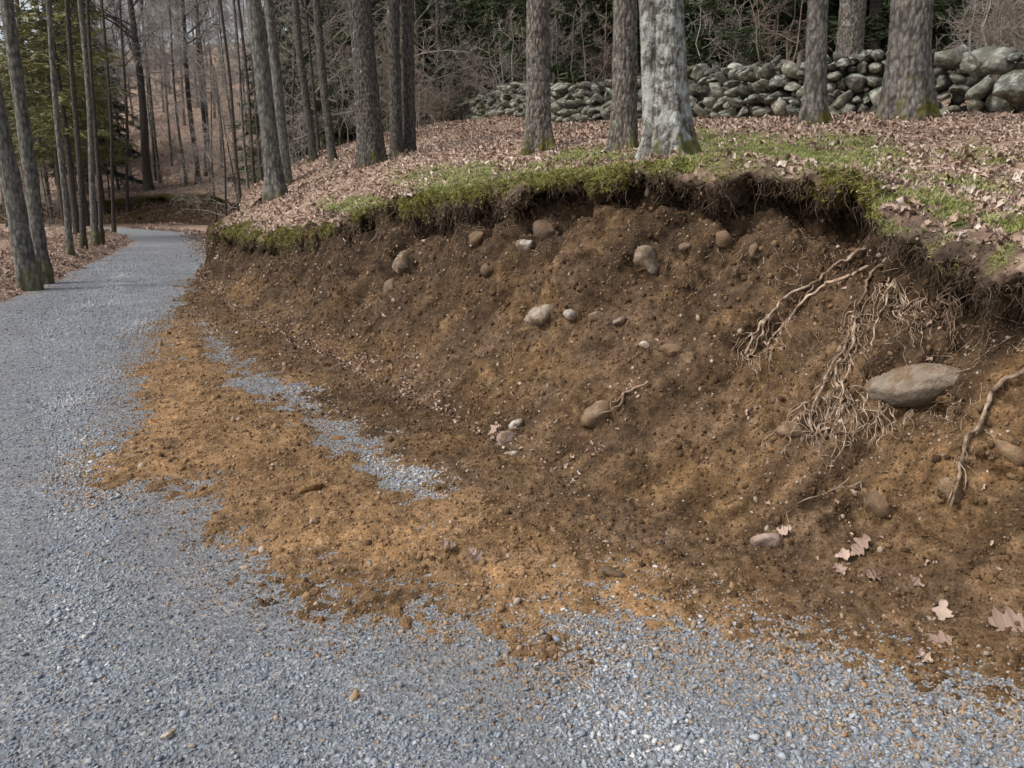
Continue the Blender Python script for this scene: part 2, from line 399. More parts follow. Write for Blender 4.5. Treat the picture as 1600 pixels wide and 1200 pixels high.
M_needle_y = mat_plain('yellowish_needles', [(0.3, (0.085, 0.092, 0.036)), (0.55, (0.175, 0.178, 0.068)), (0.78, (0.30, 0.25, 0.10))], 1.4, 0.7, 0.0)

# ------------------------------------------------------------------ ground plan
# bank stations, from beyond the right frame edge to the far end: toe (plan), lip (place), undercut depth
def Z0(px, py): p = gz(px, py); return (p[0], p[1])
toe_pts = [(4.6, 0.2), (3.0, 1.6), Z0(1600, 1000), Z0(1330, 905), Z0(1170, 870), Z0(1000, 825), Z0(880, 770), Z0(790, 715), Z0(715, 672), Z0(635, 630), Z0(555, 590),
           Z0(480, 550), Z0(402, 512), Z0(332, 464), (-6.25, 16.0), (-6.65, 18.3), (-7.4, 22.4), (-9.9, 29.5), (-13.6, 39.0), (-16.6, 44.0), (-22.5, 46.0), (-31, 45.5), (-46, 43.0)]
lip_pts = [(5.6, 1.0, 1.1), (3.9, 2.3, 1.15), gy(1690, 412, 3.25), gy(1520, 392, 3.75), gy(1415, 350, 4.2), gy(1350, 280, 4.9), gy(1160, 264, 5.35), gy(990, 262, 6.0), gy(840, 282, 6.75), gy(710, 300, 7.6), gy(605, 316, 8.6),
           gy(505, 356, 9.9), gy(440, 366, 11.2), gy(380, 362, 12.9), gy(333, 352, 15.3), (-5.05, 17.4, 1.15), (-5.7, 22, 1.3), (-8.9, 30.3, 1.4), (-12.6, 40.0, 1.5), gy(330, 303, 46.0), gy(230, 306, 47.6), gy(80, 318, 47.0), (-46.5, 44.5, 1.3)]
toe_pts = np.array([[*t, 0.0] for t in toe_pts]); lip_pts = np.array([list(l) for l in lip_pts])
under = np.array([.12, .15, .40, .42, .32, .30, .36, .30, .34, .32, .34, .32, .30, .28, .22, .1, .1, .1, .3, .6, .6, .5, .2])
NS = len(toe_pts)

# hill surface: thin plate through the measured bases
ctrl = [list(p) for p in lip_pts]
hill_meas = [(1035, 246, 7.0), (975, 236, 8.8), (840, 236, 10.0), (1410, 188, 9.5), (1272, 198, 9.6), (1600, 182, 11.9), (1450, 180, 12.9), (1280, 187, 13.6), (1075, 187, 16), (860, 194, 20), (750, 197, 27), (700, 203, 36),
             (578, 252, 14), (618, 246, 15), (432, 309, 15.0), (445, 283, 18.5), (520, 253, 22), (490, 247, 24), (375, 306, 24), (233, 297, 49.5), (310, 287, 52), (323, 275, 56), (250, 220, 62), (260, 165, 72), (60, 260, 60), (1600, 300, 5.6), (1450, 300, 5.8), (700, 235, 14), (800, 215, 15)]
for a, b, y in hill_meas: ctrl.append(list(gy(a, b, y)))
ctrl += [[12, 20, 4.2], [5, 24, 4.6], [0, 34, 5.2], [14, 36, 7.0], [2, 46, 7.4], [-6, 44, 5.0], [-10, 60, 8.0], [10, 70, 13.5], [45, 40, 9.5], [45, 5, 4.0], [20, 3, 2.7], [12, 8, 2.55], [10, -3, 1.7], [40, 80, 16], [-30, 95, 17], [-70, 60, 8], [-75, 100, 16], [5, 110, 21], [60, 110, 22], [70, -20, 4]]
ctrl = np.array(ctrl)
def _tps(r2): return np.where(r2 > 1e-12, 0.5 * r2 * np.log(np.maximum(r2, 1e-12)), 0.0)
_A = ctrl[:, :2]; _n = len(_A)
_K = _tps(((_A[:, None] - _A[None]) ** 2).sum(-1)) + np.eye(_n) * 0.6
_P = np.c_[np.ones(_n), _A]
_S = np.linalg.solve(np.block([[_K, _P], [_P.T, np.zeros((3, 3))]]), np.r_[ctrl[:, 2], np.zeros(3)])
def hill_z(x, y):
    x = np.asarray(x, float); y = np.asarray(y, float); o = _S[_n] + _S[_n + 1] * x + _S[_n + 2] * y
    for k in range(_n): o = o + _S[k] * _tps((x - _A[k, 0]) ** 2 + (y - _A[k, 1]) ** 2)
    return o

# road edges in plan
road_L = np.array([(-5.2, -6), (-5.0, 0), (-5.6, 5), (-6.75, 9), (-7.74, 12.05), (-8.35, 14.3), (-10.2, 19.7), (-13.1, 27.6), (-16.2, 31.8), (-21.2, 33.0), (-30, 33.0), (-60, 30.0)])
road_R = np.array([(9, -6), (6, 0), (3.0, 4.6), (-1.2, 8), (-4.0, 12.0), (-5.0, 15.0), (-7.3, 20.2), (-9.9, 26.4), (-12.4, 32.5), (-17.2, 36.9), (-28, 36.8), (-60, 34.5)])
def road_z(x, y):
    q = p3(x, y)
    return 0.02 * noise(q, 1.7, 31) + 0.008 * noise(q, 0.45, 32)

# soil thrown over the gravel (outline measured in the photo, laid out on the ground)
spill_px = [(305, 430), (285, 470), (268, 500), (240, 525), (222, 548), (228, 585), (214, 620), (208, 655), (186, 690), (158, 728), (180, 748), (262, 742), (300, 766), (335, 790), (350, 835), (385, 875), (450, 905), (520, 932), (600, 950),
            (660, 948), (720, 960), (770, 985), (815, 1010), (868, 1000), (900, 968), (945, 950), (1010, 982), (1120, 985), (1200, 985), (1290, 1010), (1400, 1045), (1500, 1080), (1600, 1105), (1800, 1180), (2300, 1150), (1900, 860), (1250, 740), (900, 660), (640, 560), (430, 470), (345, 425)]
spill = np.array([Z0(*p) for p in spill_px])
streak = np.array([Z0(*p) for p in [(318, 505), (385, 555), (460, 600), (545, 658), (620, 702), (672, 740), (684, 772), (640, 776), (585, 756), (520, 725), (455, 680), (395, 640), (340, 590), (310, 545)]])
orange_poly = np.array([Z0(*p) for p in [(262, 505), (222, 540), (205, 650), (158, 728), (300, 766), (350, 835), (385, 875), (520, 932), (600, 946), (655, 918), (815, 1012), (868, 1000), (945, 950), (1010, 984), (1120, 988), (1200, 985), (1190, 962), (1050, 935), (930, 880), (760, 800), (640, 760), (520, 700), (400, 620), (330, 560)]])
def spill_thick(x, y):
    q = p3(x, y)
    s = poly_sdf(spill, x, y); st = poly_sdf(streak, x, y)
    t = -0.004 + np.clip(s * 0.075, -0.05, 0.036) + 0.016 * noise(q, 0.55, 41) * sstep(-0.6, 0.1, s) + 0.008 * fbm(q, 0.16, 3, 42, 0.7) + 0.008 * noise(q, 0.045, 48) + 0.006 * noise(q, 0.022, 49)
    t = t - np.clip(st * 0.14 + 0.024 + 0.018 * noise(q, 0.14, 50), 0, 0.045)
    return t

# ------------------------------------------------------------------ ground sheet (reaches the horizon)
gv = []; nr = nc = 61
lin = np.sign(np.linspace(-1, 1, nr)) * (np.abs(np.linspace(-1, 1, nr)) ** 2.2) * 700
gx, gyy = np.meshgrid(lin - 10, lin + 20)
gzz = -0.12 + 0.02 * noise(p3(gx, gyy), 3, 5)
me = mesh_np('ground', np.stack([gx, gyy, gzz], -1), grid_faces(nr, nc), M_floor)
structure('ground', me, 'flat leaf covered forest ground under the woods')

# ------------------------------------------------------------------ gravel road
uu = np.linspace(0, len(road_L) - 1, 420); RL = catmull(road_L, uu); RR = catmull(road_R, uu)
ww = np.linspace(-0.02, 1.02, 90)
rx = RL[:, None, 0] * (1 - ww) + RR[:, None, 0] * ww; ry = RL[:, None, 1] * (1 - ww) + RR[:, None, 1] * ww
rz = road_z(rx, ry)
edge = np.minimum(ww, 1 - ww)[None, :] + 0 * rx
rz -= 0.10 * sstep(0.012, -0.02, edge) 
me = mesh_np('gravel_road', np.stack([rx, ry, rz], -1), grid_faces(len(uu), len(ww)), M_road)
wid = np.hypot(rx[:, -1:] - rx[:, :1], ry[:, -1:] - ry[:, :1])
leafy = sstep(0.55, 0.0, edge * wid + 0.25 * noise(p3(rx, ry), 0.8, 77)) * sstep(8, 14, ry)
vattr(me, 'leafy', leafy.ravel())
structure('gravel_road', me, 'grey crushed stone drive curving away to the left')

# ------------------------------------------------------------------ left verge of the road
nb = 200
vb = catmull(road_L, np.linspace(0, len(road_L) - 1, nb))
tv = np.gradient(vb, axis=0); tv /= np.linalg.norm(tv, axis=1, keepdims=True); nv = np.stack([-tv[:, 1], tv[:, 0]], 1)
dd = np.array([-0.25, -0.1, 0.0, 0.12, 0.25, 0.4, 0.6, 0.9, 1.3, 1.8, 2.5, 3.5, 5, 7, 10, 14, 20, 30])
pull = sstep(26, 33, vb[:, 1])[:, None] * sstep(-12, -18, vb[:, 0])[:, None]     # inside of the bend the strip stays short
ddm = dd[None, :] * (1 - 0.86 * pull)
wob = 0.12 * noise(p3(vb[:, 0], vb[:, 1]), 0.9, 61)[:, None] + 0.05 * noise(p3(vb[:, 0], vb[:, 1]), 0.25, 62)[:, None]
VX = vb[:, 0:1] + nv[:, 0:1] * (ddm + wob); VY = vb[:, 1:2] + nv[:, 1:2] * (ddm + wob)
prof = np.interp(dd, [-0.25, -0.1, 0.0, 0.25, 0.6, 1.0, 1.8, 2.5, 3.5, 5, 8, 30], [-0.09, -0.02, 0.035, 0.10, 0.19, 0.24, 0.18, 0.02, -0.12, -0.18, -0.1, 0.4])
VZ = prof[None, :] + 0.05 * fbm(p3(VX, VY), 0.8, 3, 63) * sstep(-0.1, 0.5, dd)[None, :]
verge_V = np.stack([VX, VY, VZ], -1).reshape(-1, 3); verge_F = grid_faces(nb, len(dd))[:, ::-1]
me = mesh_np('verge', verge_V, verge_F, M_floor)
structure('verge', me, 'leaf covered verge along the left edge of the drive')

# ------------------------------------------------------------------ earth bank face
vis_u = np.concatenate([np.linspace(0, 1.3, 40), np.linspace(1.3, 14.2, 1000)[1:], np.linspace(14.2, NS - 1, 260)[1:]])
TO = catmull(toe_pts, vis_u); LI = catmull(lip_pts, vis_u); UN = np.interp(vis_u, np.arange(NS), under)
nvec = LI[:, :2] - TO[:, :2]; D = np.linalg.norm(nvec, axis=1); nvec = nvec / D[:, None]
HL = LI[:, 2]
ragged = -0.07 + 0.06 * noise(p3(LI[:, 0], LI[:, 1]), 0.8, 11) + 0.06 * noise(p3(LI[:, 0], LI[:, 1]), 0.22, 12) + 0.03 * noise(p3(LI[:, 0], LI[:, 1]), 0.07, 13)
hang = 0.5 + 0.5 * noise(p3(LI[:, 0], LI[:, 1]), 0.5, 14) + 0.35 * noise(p3(LI[:, 0], LI[:, 1]), 0.13, 15)
hang = np.clip(hang, 0.12, 1.6) * np.interp(vis_u, [0, 2, 4, 5, 8, 9.5, 11, 14, 15, 17.5, 18.5, 22], [0.7, 0.7, 0.8, 0.9, 1.0, 1.3, 1.9, 1.9, 1.0, 1.0, 3.0, 3.0])
pd = np.array([-0.22, -0.08, 0.06, 0.23, 0.43, 0.62, 0.76, 0.86, 0.93, 0.97, 1.0, 1.03])
pz = np.array([-0.055, -0.015, 0.025, 0.10, 0.235, 0.41, 0.58, 0.73, 0.84, 0.91, 0.955, 0.975])
back = np.array([0, 0, 0, 0, 0, 0.05, 0.15, 0.45, 0.9, 1.05, 1.1, 1.15])
NR = 250
tt = np.linspace(0, len(pd) - 1, NR)
pdi = catmull(np.c_[pd, pz, back], tt)
B = np.empty((NR, len(vis_u), 3))
for j in range(NR):
    off = pdi[j, 0] * D + pdi[j, 2] * UN
    B[j, :, :2] = TO[:, :2] + nvec * off[:, None]
    B[j, :, 2] = pdi[j, 1] * HL
tcol = (tt / tt[-1])[:, None] + 0 * D[None, :]
Nb = grid_normals(B)
Nb *= np.sign((Nb[:, :, :2] * -nvec[None]).sum(-1, keepdims=True).mean()) if True else 1
amp = sstep(0.12, 0.50, tcol) * 0.85 + 0.15
up = sstep(0.45, 0.75, tcol)
disp = amp * (0.075 * fbm(B, 0.75, 3, 21) + 0.035 * (np.abs(noise(B, 0.28, 23)) * 2 - 0.6) + 0.016 * fbm(B, 0.09, 3, 24, 0.6))
disp += up * (0.05 * (np.abs(noise(B * [1, 1, 0.6], 0.22, 25)) * 2 - 0.6) + 0.02 * fbm(B, 0.06, 2, 26))
disp += up * 0.11 * (np.abs(noise(B * [1, 1, 0.7], 0.42, 37)) * 2 - 0.7) + amp * 0.045 * (np.abs(noise(B @ np.array([[0.8, 0.6, 0], [-0.6, 0.8, 0], [0.5, 0.3, 1.0]]).T, 0.33, 38)) * 2 - 0.6)
stw = 0.35 * vis_u[None, :] * 2.2 + tcol * 1.6
disp += 0.022 * noise(p3(stw * 1.0, tcol * 0.8 + 0 * stw), 0.11, 40) * sstep(0.12, 0.3, tcol) * sstep(0.95, 0.7, tcol)          # faint slide marks down the slope
disp += 0.009 * noise(B, 0.022, 27) + (0.008 + 0.016 * amp) * (np.abs(noise(B, 0.05, 28)) - 0.3) + 0.014 * (np.abs(noise(B, 0.11, 36)) - 0.3)
# soft slump lobes running down the face
rill = noise(p3(np.repeat(vis_u[None], NR, 0) + 0.25 * noise(B, 0.5, 30), tcol * 1.2), 0.45, 29)
disp += 0.035 * rill * sstep(0.15, 0.4, tcol) * sstep(1.0, 0.75, tcol)
disp *= sstep(0.0, 0.1, tcol) * 0.9 + 0.1
B = B + Nb * disp[..., None]
# ------------------------------------------------------------------ stones of the bank (measured list) and the sockets they sit in
M_rk_grey = mat_rock('grey_rock', (0.10, 0.09, 0.078), (0.20, 0.18, 0.152), (0.32, 0.29, 0.25), 0, 0.62)
M_rk_dark = mat_rock('dark_rock', (0.055, 0.05, 0.045), (0.11, 0.10, 0.086), (0.20, 0.18, 0.15), 0, 0.62)
M_rk_pale = mat_rock('pale_rock', (0.15, 0.127, 0.102), (0.26, 0.224, 0.182), (0.38, 0.335, 0.28), 0, 0.62)
M_rk_tan = mat_rock('tan_rock', (0.15, 0.105, 0.066), (0.25, 0.18, 0.118), (0.36, 0.27, 0.19), 0, 0.62)
M_rk_mud = mat_rock('muddy_rock', (0.11, 0.075, 0.045), (0.18, 0.125, 0.078), (0.27, 0.20, 0.135), 0, 0.6)
M_rk_pink = mat_rock('pinkish_rock', (0.19, 0.13, 0.105), (0.31, 0.225, 0.185), (0.44, 0.34, 0.29), 0, 0.3)
M_rk_white = mat_rock('whitish_rock', (0.24, 0.215, 0.19), (0.37, 0.34, 0.305), (0.47, 0.435, 0.39), 0, 0.62)
M_clod = mat_rock('orange_clod', (0.13, 0.062, 0.022), (0.23, 0.115, 0.042), (0.33, 0.185, 0.08), 0, 0.3, (0.15, 0.08, 0.035))
M_boulder = mat_rock('boulder_rock', (0.12, 0.097, 0.072), (0.21, 0.172, 0.130), (0.32, 0.268, 0.210), 0, 0.42)
rocks = [  # px, py, width px, height px, tilt deg, proud, material, facet, name, label
    (855, 360, 54, 38, -6, 0.55, M_rk_dark, 0.15, 'rock', 'dark rounded rock jutting from bank below turf, left of the lichened trunk'),
    (1008, 408, 52, 50, 0, 0.55, M_rk_grey, 0.12, 'rock', 'round grey brown rock in the bank straight below the big lichened trunk'),
    (634, 408, 50, 42, 12, 0.5, M_rk_pale, 0.30, 'rock', 'pale grey rock high in the bank, another pale rock just below it'),
    (607, 450, 26, 36, -28, 0.4, M_rk_pale, 0.35, 'rock', 'narrow pale stone tucked under the pale grey rock in the bank'),
    (843, 490, 52, 38, 10, 0.45, M_rk_pale, 0.15, 'rock', 'smooth tan grey rock alone in the middle of the bank face'),
    (935, 645, 56, 42, 32, 0.45, M_rk_tan, 0.30, 'rock', 'tilted orange brown rock low on the bank below a ledge'),
    (1448, 598, 162, 66, 15, 0.45, M_boulder, 0.05, 'boulder', 'large oblong grey boulder under the overhanging turf at right'),
    (1375, 788, 48, 46, 0, 0.4, M_rk_mud, 0.35, 'rock', 'muddy rounded rock at the bank foot below the root tangle'),
    (1476, 762, 46, 44, 10, 0.35, M_rk_mud, 0.35, 'rock', 'mud coated rock beside the tip of the thick bare root'),
    (1585, 716, 80, 50, -32, 0.30, M_rk_mud, 0.7, 'rock', 'flat angular slab with pale rim at the right picture edge'),
    (1198, 844, 46, 30, 12, 0.6, M_rk_pink, 0.25, 'rock', 'pinkish stone lying loose on the earth at the bank foot'),
    (792, 686, 32, 30, 30, 0.55, M_rk_pink, 0.35, 'rock', 'pale pink stone low on the bank among leaf scraps'),
    (806, 662, 26, 18, 35, 0.5, M_rk_white, 0.4, 'rock', 'small white flake of stone just above the pale pink stone'),
    (799, 710, 24, 12, 12, 0.5, M_rk_white, 0.4, 'rock', 'thin whitish chip just below the pale pink stone'),
    (1052, 545, 42, 26, -6, 0.45, M_rk_tan, 0.3, 'rock', 'flattish brown rock in the bank left of the forked roots'),
    (1133, 374, 30, 28, 0, 0.4, M_rk_tan, 0.25, 'rock', 'small tan stone in upper bank, right of the round grey brown rock'),
    (1070, 385, 24, 20, 10, 0.4, M_rk_pale, 0.4, 'rock', 'little pale stone between the round rock and small tan stone'),
    (1180, 393, 22, 26, 10, 0.4, M_rk_pale, 0.4, 'rock', 'narrow pale pebble right of the small tan stone in upper bank'),
    (933, 493, 30, 20, 8, 0.45, M_rk_grey, 0.3, 'rock', 'low grey stone right of the smooth tan grey rock'),
    (893, 490, 28, 20, -20, 0.45, M_rk_white, 0.45, 'rock', 'chalky white stone beside the smooth tan grey rock'),
    (818, 384, 30, 22, 15, 0.4, M_rk_white, 0.45, 'rock', 'whitish broken stone below left of the dark rounded rock'),
    (968, 502, 22, 13, 25, 0.45, M_rk_white, 0.45, 'rock', 'slim white chip on the bank right of the low grey stone'),
    (1009, 538, 20, 16, 0, 0.45, M_rk_white, 0.4, 'rock', 'white pebble touching the flattish brown rock'),
    (1076, 556, 18, 22, 30, 0.4, M_rk_tan, 0.4, 'rock', 'tan pebble at the lower right of the flattish brown rock'),
    (957, 898, 40, 20, -18, 0.7, M_rk_dark, 0.35, 'rock', 'dark stone lying alone on the smooth spilled earth'),
    (480, 764, 62, 20, 8, 0.42, M_clod, 0.75, 'soil_clod', 'long flat clod of orange earth on the spilled soil'),
    (530, 688, 26, 16, 0, 0.5, M_clod, 0.7, 'soil_clod', 'small orange clod on the grey gravel streak'),
    (195, 783, 34, 14, -6, 0.45, M_rk_white, 0.4, 'rock', 'flat whitish stone on the gravel left of the spilled soil'),
    (760, 420, 30, 24, 20, 0.35, M_rk_mud, 0.3, 'rock', 'muddy lump in the upper bank left of the smooth tan grey rock'),
    (740, 374, 28, 26, 0, 0.35, M_rk_mud, 0.3, 'rock', 'mud coated stone under the turf left of the whitish broken stone'),
    (1235, 672, 46, 26, 14, 0.4, M_rk_tan, 0.4, 'rock', 'brown stone half hidden below the big root tangle'),
    (262, 1150, 20, 13, 0, 0.55, M_rk_white, 0.4, 'rock', 'pale pebble on the drive near the bottom left'),
    (836, 1165, 18, 14, 0, 0.55, M_rk_tan, 0.4, 'rock', 'yellowish pebble on the drive at the bottom centre'),
]
_bv = BVHTree.FromPolygons([Vector(v) for v in B.reshape(-1, 3)], grid_faces(NR, len(vis_u)).tolist())
for (px, py, w, h, *_r) in rocks:
    hit = _bv.ray_cast(Vector((0, 0, EYE)), Vector(ray(px, py)).normalized())
    if hit[0] is None or hit[3] > 14: continue
    c_ = np.array(hit[0]); dpt = c_[1] * cP - (c_[2] - EYE) * sP
    ra = w / 2 / FOC * dpt; rb = h / 2 / FOC * dpt
    cw = np.where(np.hypot((TO[:, 0] + LI[:, 0]) / 2 - c_[0], (TO[:, 1] + LI[:, 1]) / 2 - c_[1]) < 1.3 + 3 * ra)[0]; cw = slice(cw.min(), cw.max() + 1)
    Bw = B[:, cw]; dv = Bw - c_; dz = dv[..., 2] / rb; dh = np.sqrt((dv ** 2).sum(-1) - dv[..., 2] ** 2 + 1e-9) / ra
    rho = np.sqrt(dh ** 2 + dz ** 2); m = rho < 3
    ring = np.exp(-((rho - 1.05) / 0.32) ** 2) * m
    amt = ring * np.where(dz < 0.1, -0.50, 0.22) * min(ra, rb) * (1 + 0.6 * noise(Bw, 0.05, 39))
    amt = amt - 0.25 * min(ra, rb) * (np.exp(-((rho - 1.7) / 0.5) ** 2) * (dz < -0.5) * m)
    B[:, cw] += Nb[:, cw] * amt[..., None]
bank_V = B.reshape(-1, 3); bank_F = grid_faces(NR, len(vis_u))
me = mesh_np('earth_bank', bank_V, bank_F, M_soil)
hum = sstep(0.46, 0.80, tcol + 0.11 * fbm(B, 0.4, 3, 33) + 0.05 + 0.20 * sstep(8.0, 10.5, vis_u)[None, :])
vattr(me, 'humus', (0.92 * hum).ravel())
vattr(me, 'slide', np.clip(0.5 + 0.42 * noise(p3(stw, tcol * 0.7 + 0 * stw), 0.13, 34) * sstep(0.1, 0.25, tcol) + 0.25 * noise(B, 0.35, 30), 0, 1).ravel())
ppx, ppy, _d = proj(B)
org = 0.16 * sstep(0.1, 0.6, fbm(B, 0.9, 3, 35)) * (1 - hum) + 0.16 * sstep(900, 1150, ppx) * sstep(560, 640, ppy) * sstep(950, 850, ppy) * (1 - hum)
vattr(me, 'orange', np.clip(org, 0, 1).ravel())
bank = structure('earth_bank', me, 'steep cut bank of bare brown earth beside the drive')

# ------------------------------------------------------------------ spilled soil apron on the gravel
ys = 1.5 * np.exp(np.linspace(0, math.log(15.2 / 1.5), 600)); xs = np.linspace(-0.66, 1.5, 480)
SX = ys[:, None] * xs[None, :]; SY = ys[:, None] + 0 * SX
keep = (SX < 4.2)
th = spill_thick(SX, SY)
SZ = road_z(SX, SY) + th + 0.009 * np.abs(noise(p3(SX, SY), 0.05, 44)) + 0.006 * noise(p3(SX, SY), 0.022, 45)
soil_V = np.stack([SX, SY, SZ], -1).reshape(-1, 3); soil_F = grid_faces(len(ys), len(xs))
ok = (poly_sdf(spill, SX, SY) > -0.6).ravel()
soil_F = soil_F[ok[soil_F].all(1)]
used = np.unique(soil_F); remap = -np.ones(len(soil_V), int); remap[used] = np.arange(len(used))
soil_V = soil_V[used]; soil_F = remap[soil_F]
me = mesh_np('spilled_soil', soil_V, soil_F, M_soil)
so = sstep(-0.45, 0.05, poly_sdf(orange_poly, soil_V[:, 0], soil_V[:, 1]) + 0.25 * fbm(p3(soil_V[:, 0], soil_V[:, 1]), 0.6, 3, 47))
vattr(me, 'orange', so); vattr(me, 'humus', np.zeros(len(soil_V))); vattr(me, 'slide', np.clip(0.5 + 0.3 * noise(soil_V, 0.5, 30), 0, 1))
structure('spilled_soil', me, 'orange brown soil slumped from the bank over the gravel')

# ------------------------------------------------------------------ hillside with its turf lip
outer = np.array([(70, -20), (70, -5), (70, 8), (70, 15), (70, 22), (70, 34), (60, 55), (45, 80), (30, 100), (15, 112), (0, 112), (-10, 112), (-18, 112), (-25, 112), (-31, 112), (-36, 112), (-42, 112), (-50, 112), (-60, 112), (-70, 112), (-85, 110), (-100, 105), (-120, 80)], float)
hu = np.concatenate([np.linspace(0, 1.3, 30), np.linspace(1.3, 14.3, 780)[1:], np.linspace(14.3, NS - 1, 200)[1:]])
T2 = catmull(toe_pts, hu); L2 = catmull(lip_pts, hu); O2 = catmull(outer, hu)
n2 = L2[:, :2] - T2[:, :2]; n2 /= np.linalg.norm(n2, axis=1, keepdims=True)
U2 = np.interp(hu, np.arange(NS), under)
rg = np.interp(hu, vis_u, ragged); hg = np.interp(hu, vis_u, hang)
td = np.concatenate([[0.22, 0.10, 0.03, 0.0, 0.005, 0.03, 0.07], np.linspace(0.11, 1.2, 46), 1.2 + (np.linspace(0, 1, 110)[1:] ** 2.3) * 108])
tz = np.concatenate([[-0.26, -0.23, -0.17, -0.10, -0.05, -0.018, -0.004], np.zeros(46 + 109)])
NRH = len(td)
HG = np.empty((NRH, len(hu), 3))
far_dir = O2 - L2[:, :2]; far_len = np.linalg.norm(far_dir, axis=1); far_dir /= far_len[:, None]
for j in range(NRH):
    d = td[j]
    w = sstep(0.3, 6.0, np.array(d))
    dirv = n2 * (1 - w) + far_dir * w; dirv /= np.linalg.norm(dirv, axis=1, keepdims=True)
    dd_ = d if d < 1.2 else None
    r_ = (rg - U2 * 0.15) * sstep(1.5, 0.0, np.array(d))
    if d < 6:
        HG[j, :, :2] = L2[:, :2] + dirv * (d + r_)[:, None]; last = HG[j, :, :2].copy(); dl = d
    else:
        f = (d - dl) / (td[-1] - dl); HG[j, :, :2] = last + (O2 - last) * f
    zz = hill_z(HG[j, :, 0], HG[j, :, 1])
    corr = (L2[:, 2] - hill_z(L2[:, 0], L2[:, 1])) * math.exp(-d / 0.8)
    HG[j, :, 2] = zz + corr + tz[j] * hg
q = HG.copy()
bumpy = 0.05 * fbm(q, 1.2, 3, 51) + 0.02 * fbm(q, 0.25, 3, 52)
HG[..., 2] += bumpy * sstep(0.05, 0.6, td)[:, None] * 0.8 + 0.025 * fbm(q, 0.12, 3, 53) * sstep(2.0, 0.3, td)[:, None]
nh = grid_normals(HG)
near = sstep(0.5, 0.1, td)[:, None]
HG += nh * ((0.03 * fbm(q, 0.10, 3, 54) + 0.035 * (0.5 - np.abs(noise(q, 0.20, 58)) * 1.6)) * near)[..., None] * (1 if nh[60, 300, 2] > 0 else -1)
hill_V = HG.reshape(-1, 3); hill_F = grid_faces(NRH, len(hu))[:, ::-1]
if nh[60, 300, 2] > 0: hill_F = hill_F[:, ::-1]
me = mesh_np('hillside', hill_V, hill_F, M_floor)
hpx, hpy, hdep = proj(HG)
def blob(cx, cy, rx_, ry_, soft=0.5): return sstep(1 + soft, 1 - soft, np.hypot((hpx - cx) / rx_, (hpy - cy) / ry_))
nz = fbm(q, 0.5, 4, 55)
front = sstep(0.5, 0.0, td)[:, None] + 0 * hpx
vis = (hdep > 0) & (hdep < 16)
green = np.zeros(hpx.shape)
for b in [(1190, 245, 190, 32), (1290, 238, 100, 26), (800, 280, 170, 22), (720, 292, 90, 14), (560, 320, 60, 14), (1080, 215, 40, 14), (920, 245, 60, 10)]:
    green = np.maximum(green, blob(*b))
patch = sstep(-0.10, 0.5, fbm(q, 0.38, 4, 56, 0.7))
for b in [(1460, 350, 170, 120), (1560, 420, 120, 60)]:
    green = np.maximum(green, 0.85 * blob(*b) * patch)
green = np.where(vis, green, 0) * np.clip(0.75 + 0.6 * nz, 0, 1)
moss = np.zeros(hpx.shape)
for b in [(345, 362, 30, 18), (440, 372, 26, 30), (500, 362, 26, 18), (590, 330, 50, 26), (860, 285, 130, 22), (700, 300, 80, 14), (960, 275, 30, 40), (1120, 262, 110, 20), (1270, 260, 80, 16), (1300, 300, 60, 40), (390, 365, 26, 20), (1330, 340, 40, 70), (470, 370, 30, 26), (640, 318, 40, 24), (780, 296, 70, 20)]:
    moss = np.maximum(moss, blob(*b))
for b in [(1440, 410, 80, 40), (1560, 440, 80, 30)]: moss = np.maximum(moss, 0.6 * blob(*b) * patch)
moss = np.where(vis, moss, 0) * sstep(0.75, 0.2, td)[:, None] * np.clip(0.75 + 1.2 * nz, 0, 1)
farmoss = sstep(0.9, 0.2, td)[:, None] * sstep(17.5, 18.5, hu)[None, :] * np.clip(0.6 + 1.0 * nz, 0, 1)
moss = np.maximum(moss, 0.9 * farmoss)
bare = front * np.clip(0.75 + 0.8 * fbm(q, 0.3, 3, 57), 0, 1)
bare = np.maximum(bare, np.where(vis, 0.75 * blob(1300, 290, 90, 60) + 0.8 * blob(960, 250, 90, 16) + 0.7 * blob(560, 330, 70, 20) + 0.6 * blob(1180, 215, 60, 14) + 0.25 * blob(1480, 400, 160, 70), 0) * np.clip(0.5 + nz, 0, 1))
bare = np.clip(bare * (1 - 0.7 * np.maximum(green, moss)), 0, 1)
bare[:4] = np.maximum(bare[:4], 0.9)
vattr(me, 'green', np.clip(green, 0, 1).ravel()); vattr(me, 'moss', np.clip(moss, 0, 1).ravel()); vattr(me, 'bare', bare.ravel())
hillside = structure('hillside', me, 'leaf strewn wooded hillside above the cut bank')
GREEN, MOSS, BARE = green.ravel(), moss.ravel(), bare.ravel()

bvh_bank = BVHTree.FromPolygons([Vector(v) for v in bank_V], bank_F.tolist())
bvh_hill = BVHTree.FromPolygons([Vector(v) for v in hill_V], hill_F.tolist())
bvh_soil = BVHTree.FromPolygons([Vector(v) for v in soil_V], soil_F.tolist())
EYEV = Vector((0, 0, EYE))
def cast(px, py, trees=None):
    d = Vector(ray(px, py)).normalized(); best = None
    for t in (trees or (bvh_bank, bvh_soil, bvh_hill)):
        h = t.ray_cast(EYEV, d)
        if h[0] is not None and (best is None or h[3] < best[3]): best = h
    if best is None:
        p = Vector(gz(px, py)); return p, Vector((0, 0, 1)), (p - EYEV).length
    n = best[1]
    if n.dot(d) > 0: n = -n
    return best[0], n, best[3]
def on_hill(x, y, top=40):
    h = bvh_hill.ray_cast(Vector((x, y, top)), Vector((0, 0, -1)))
    return h[0].z if h[0] is not None else None
def floor_z(x, y):
    z = on_hill(x, y); return z if z is not None else -0.1

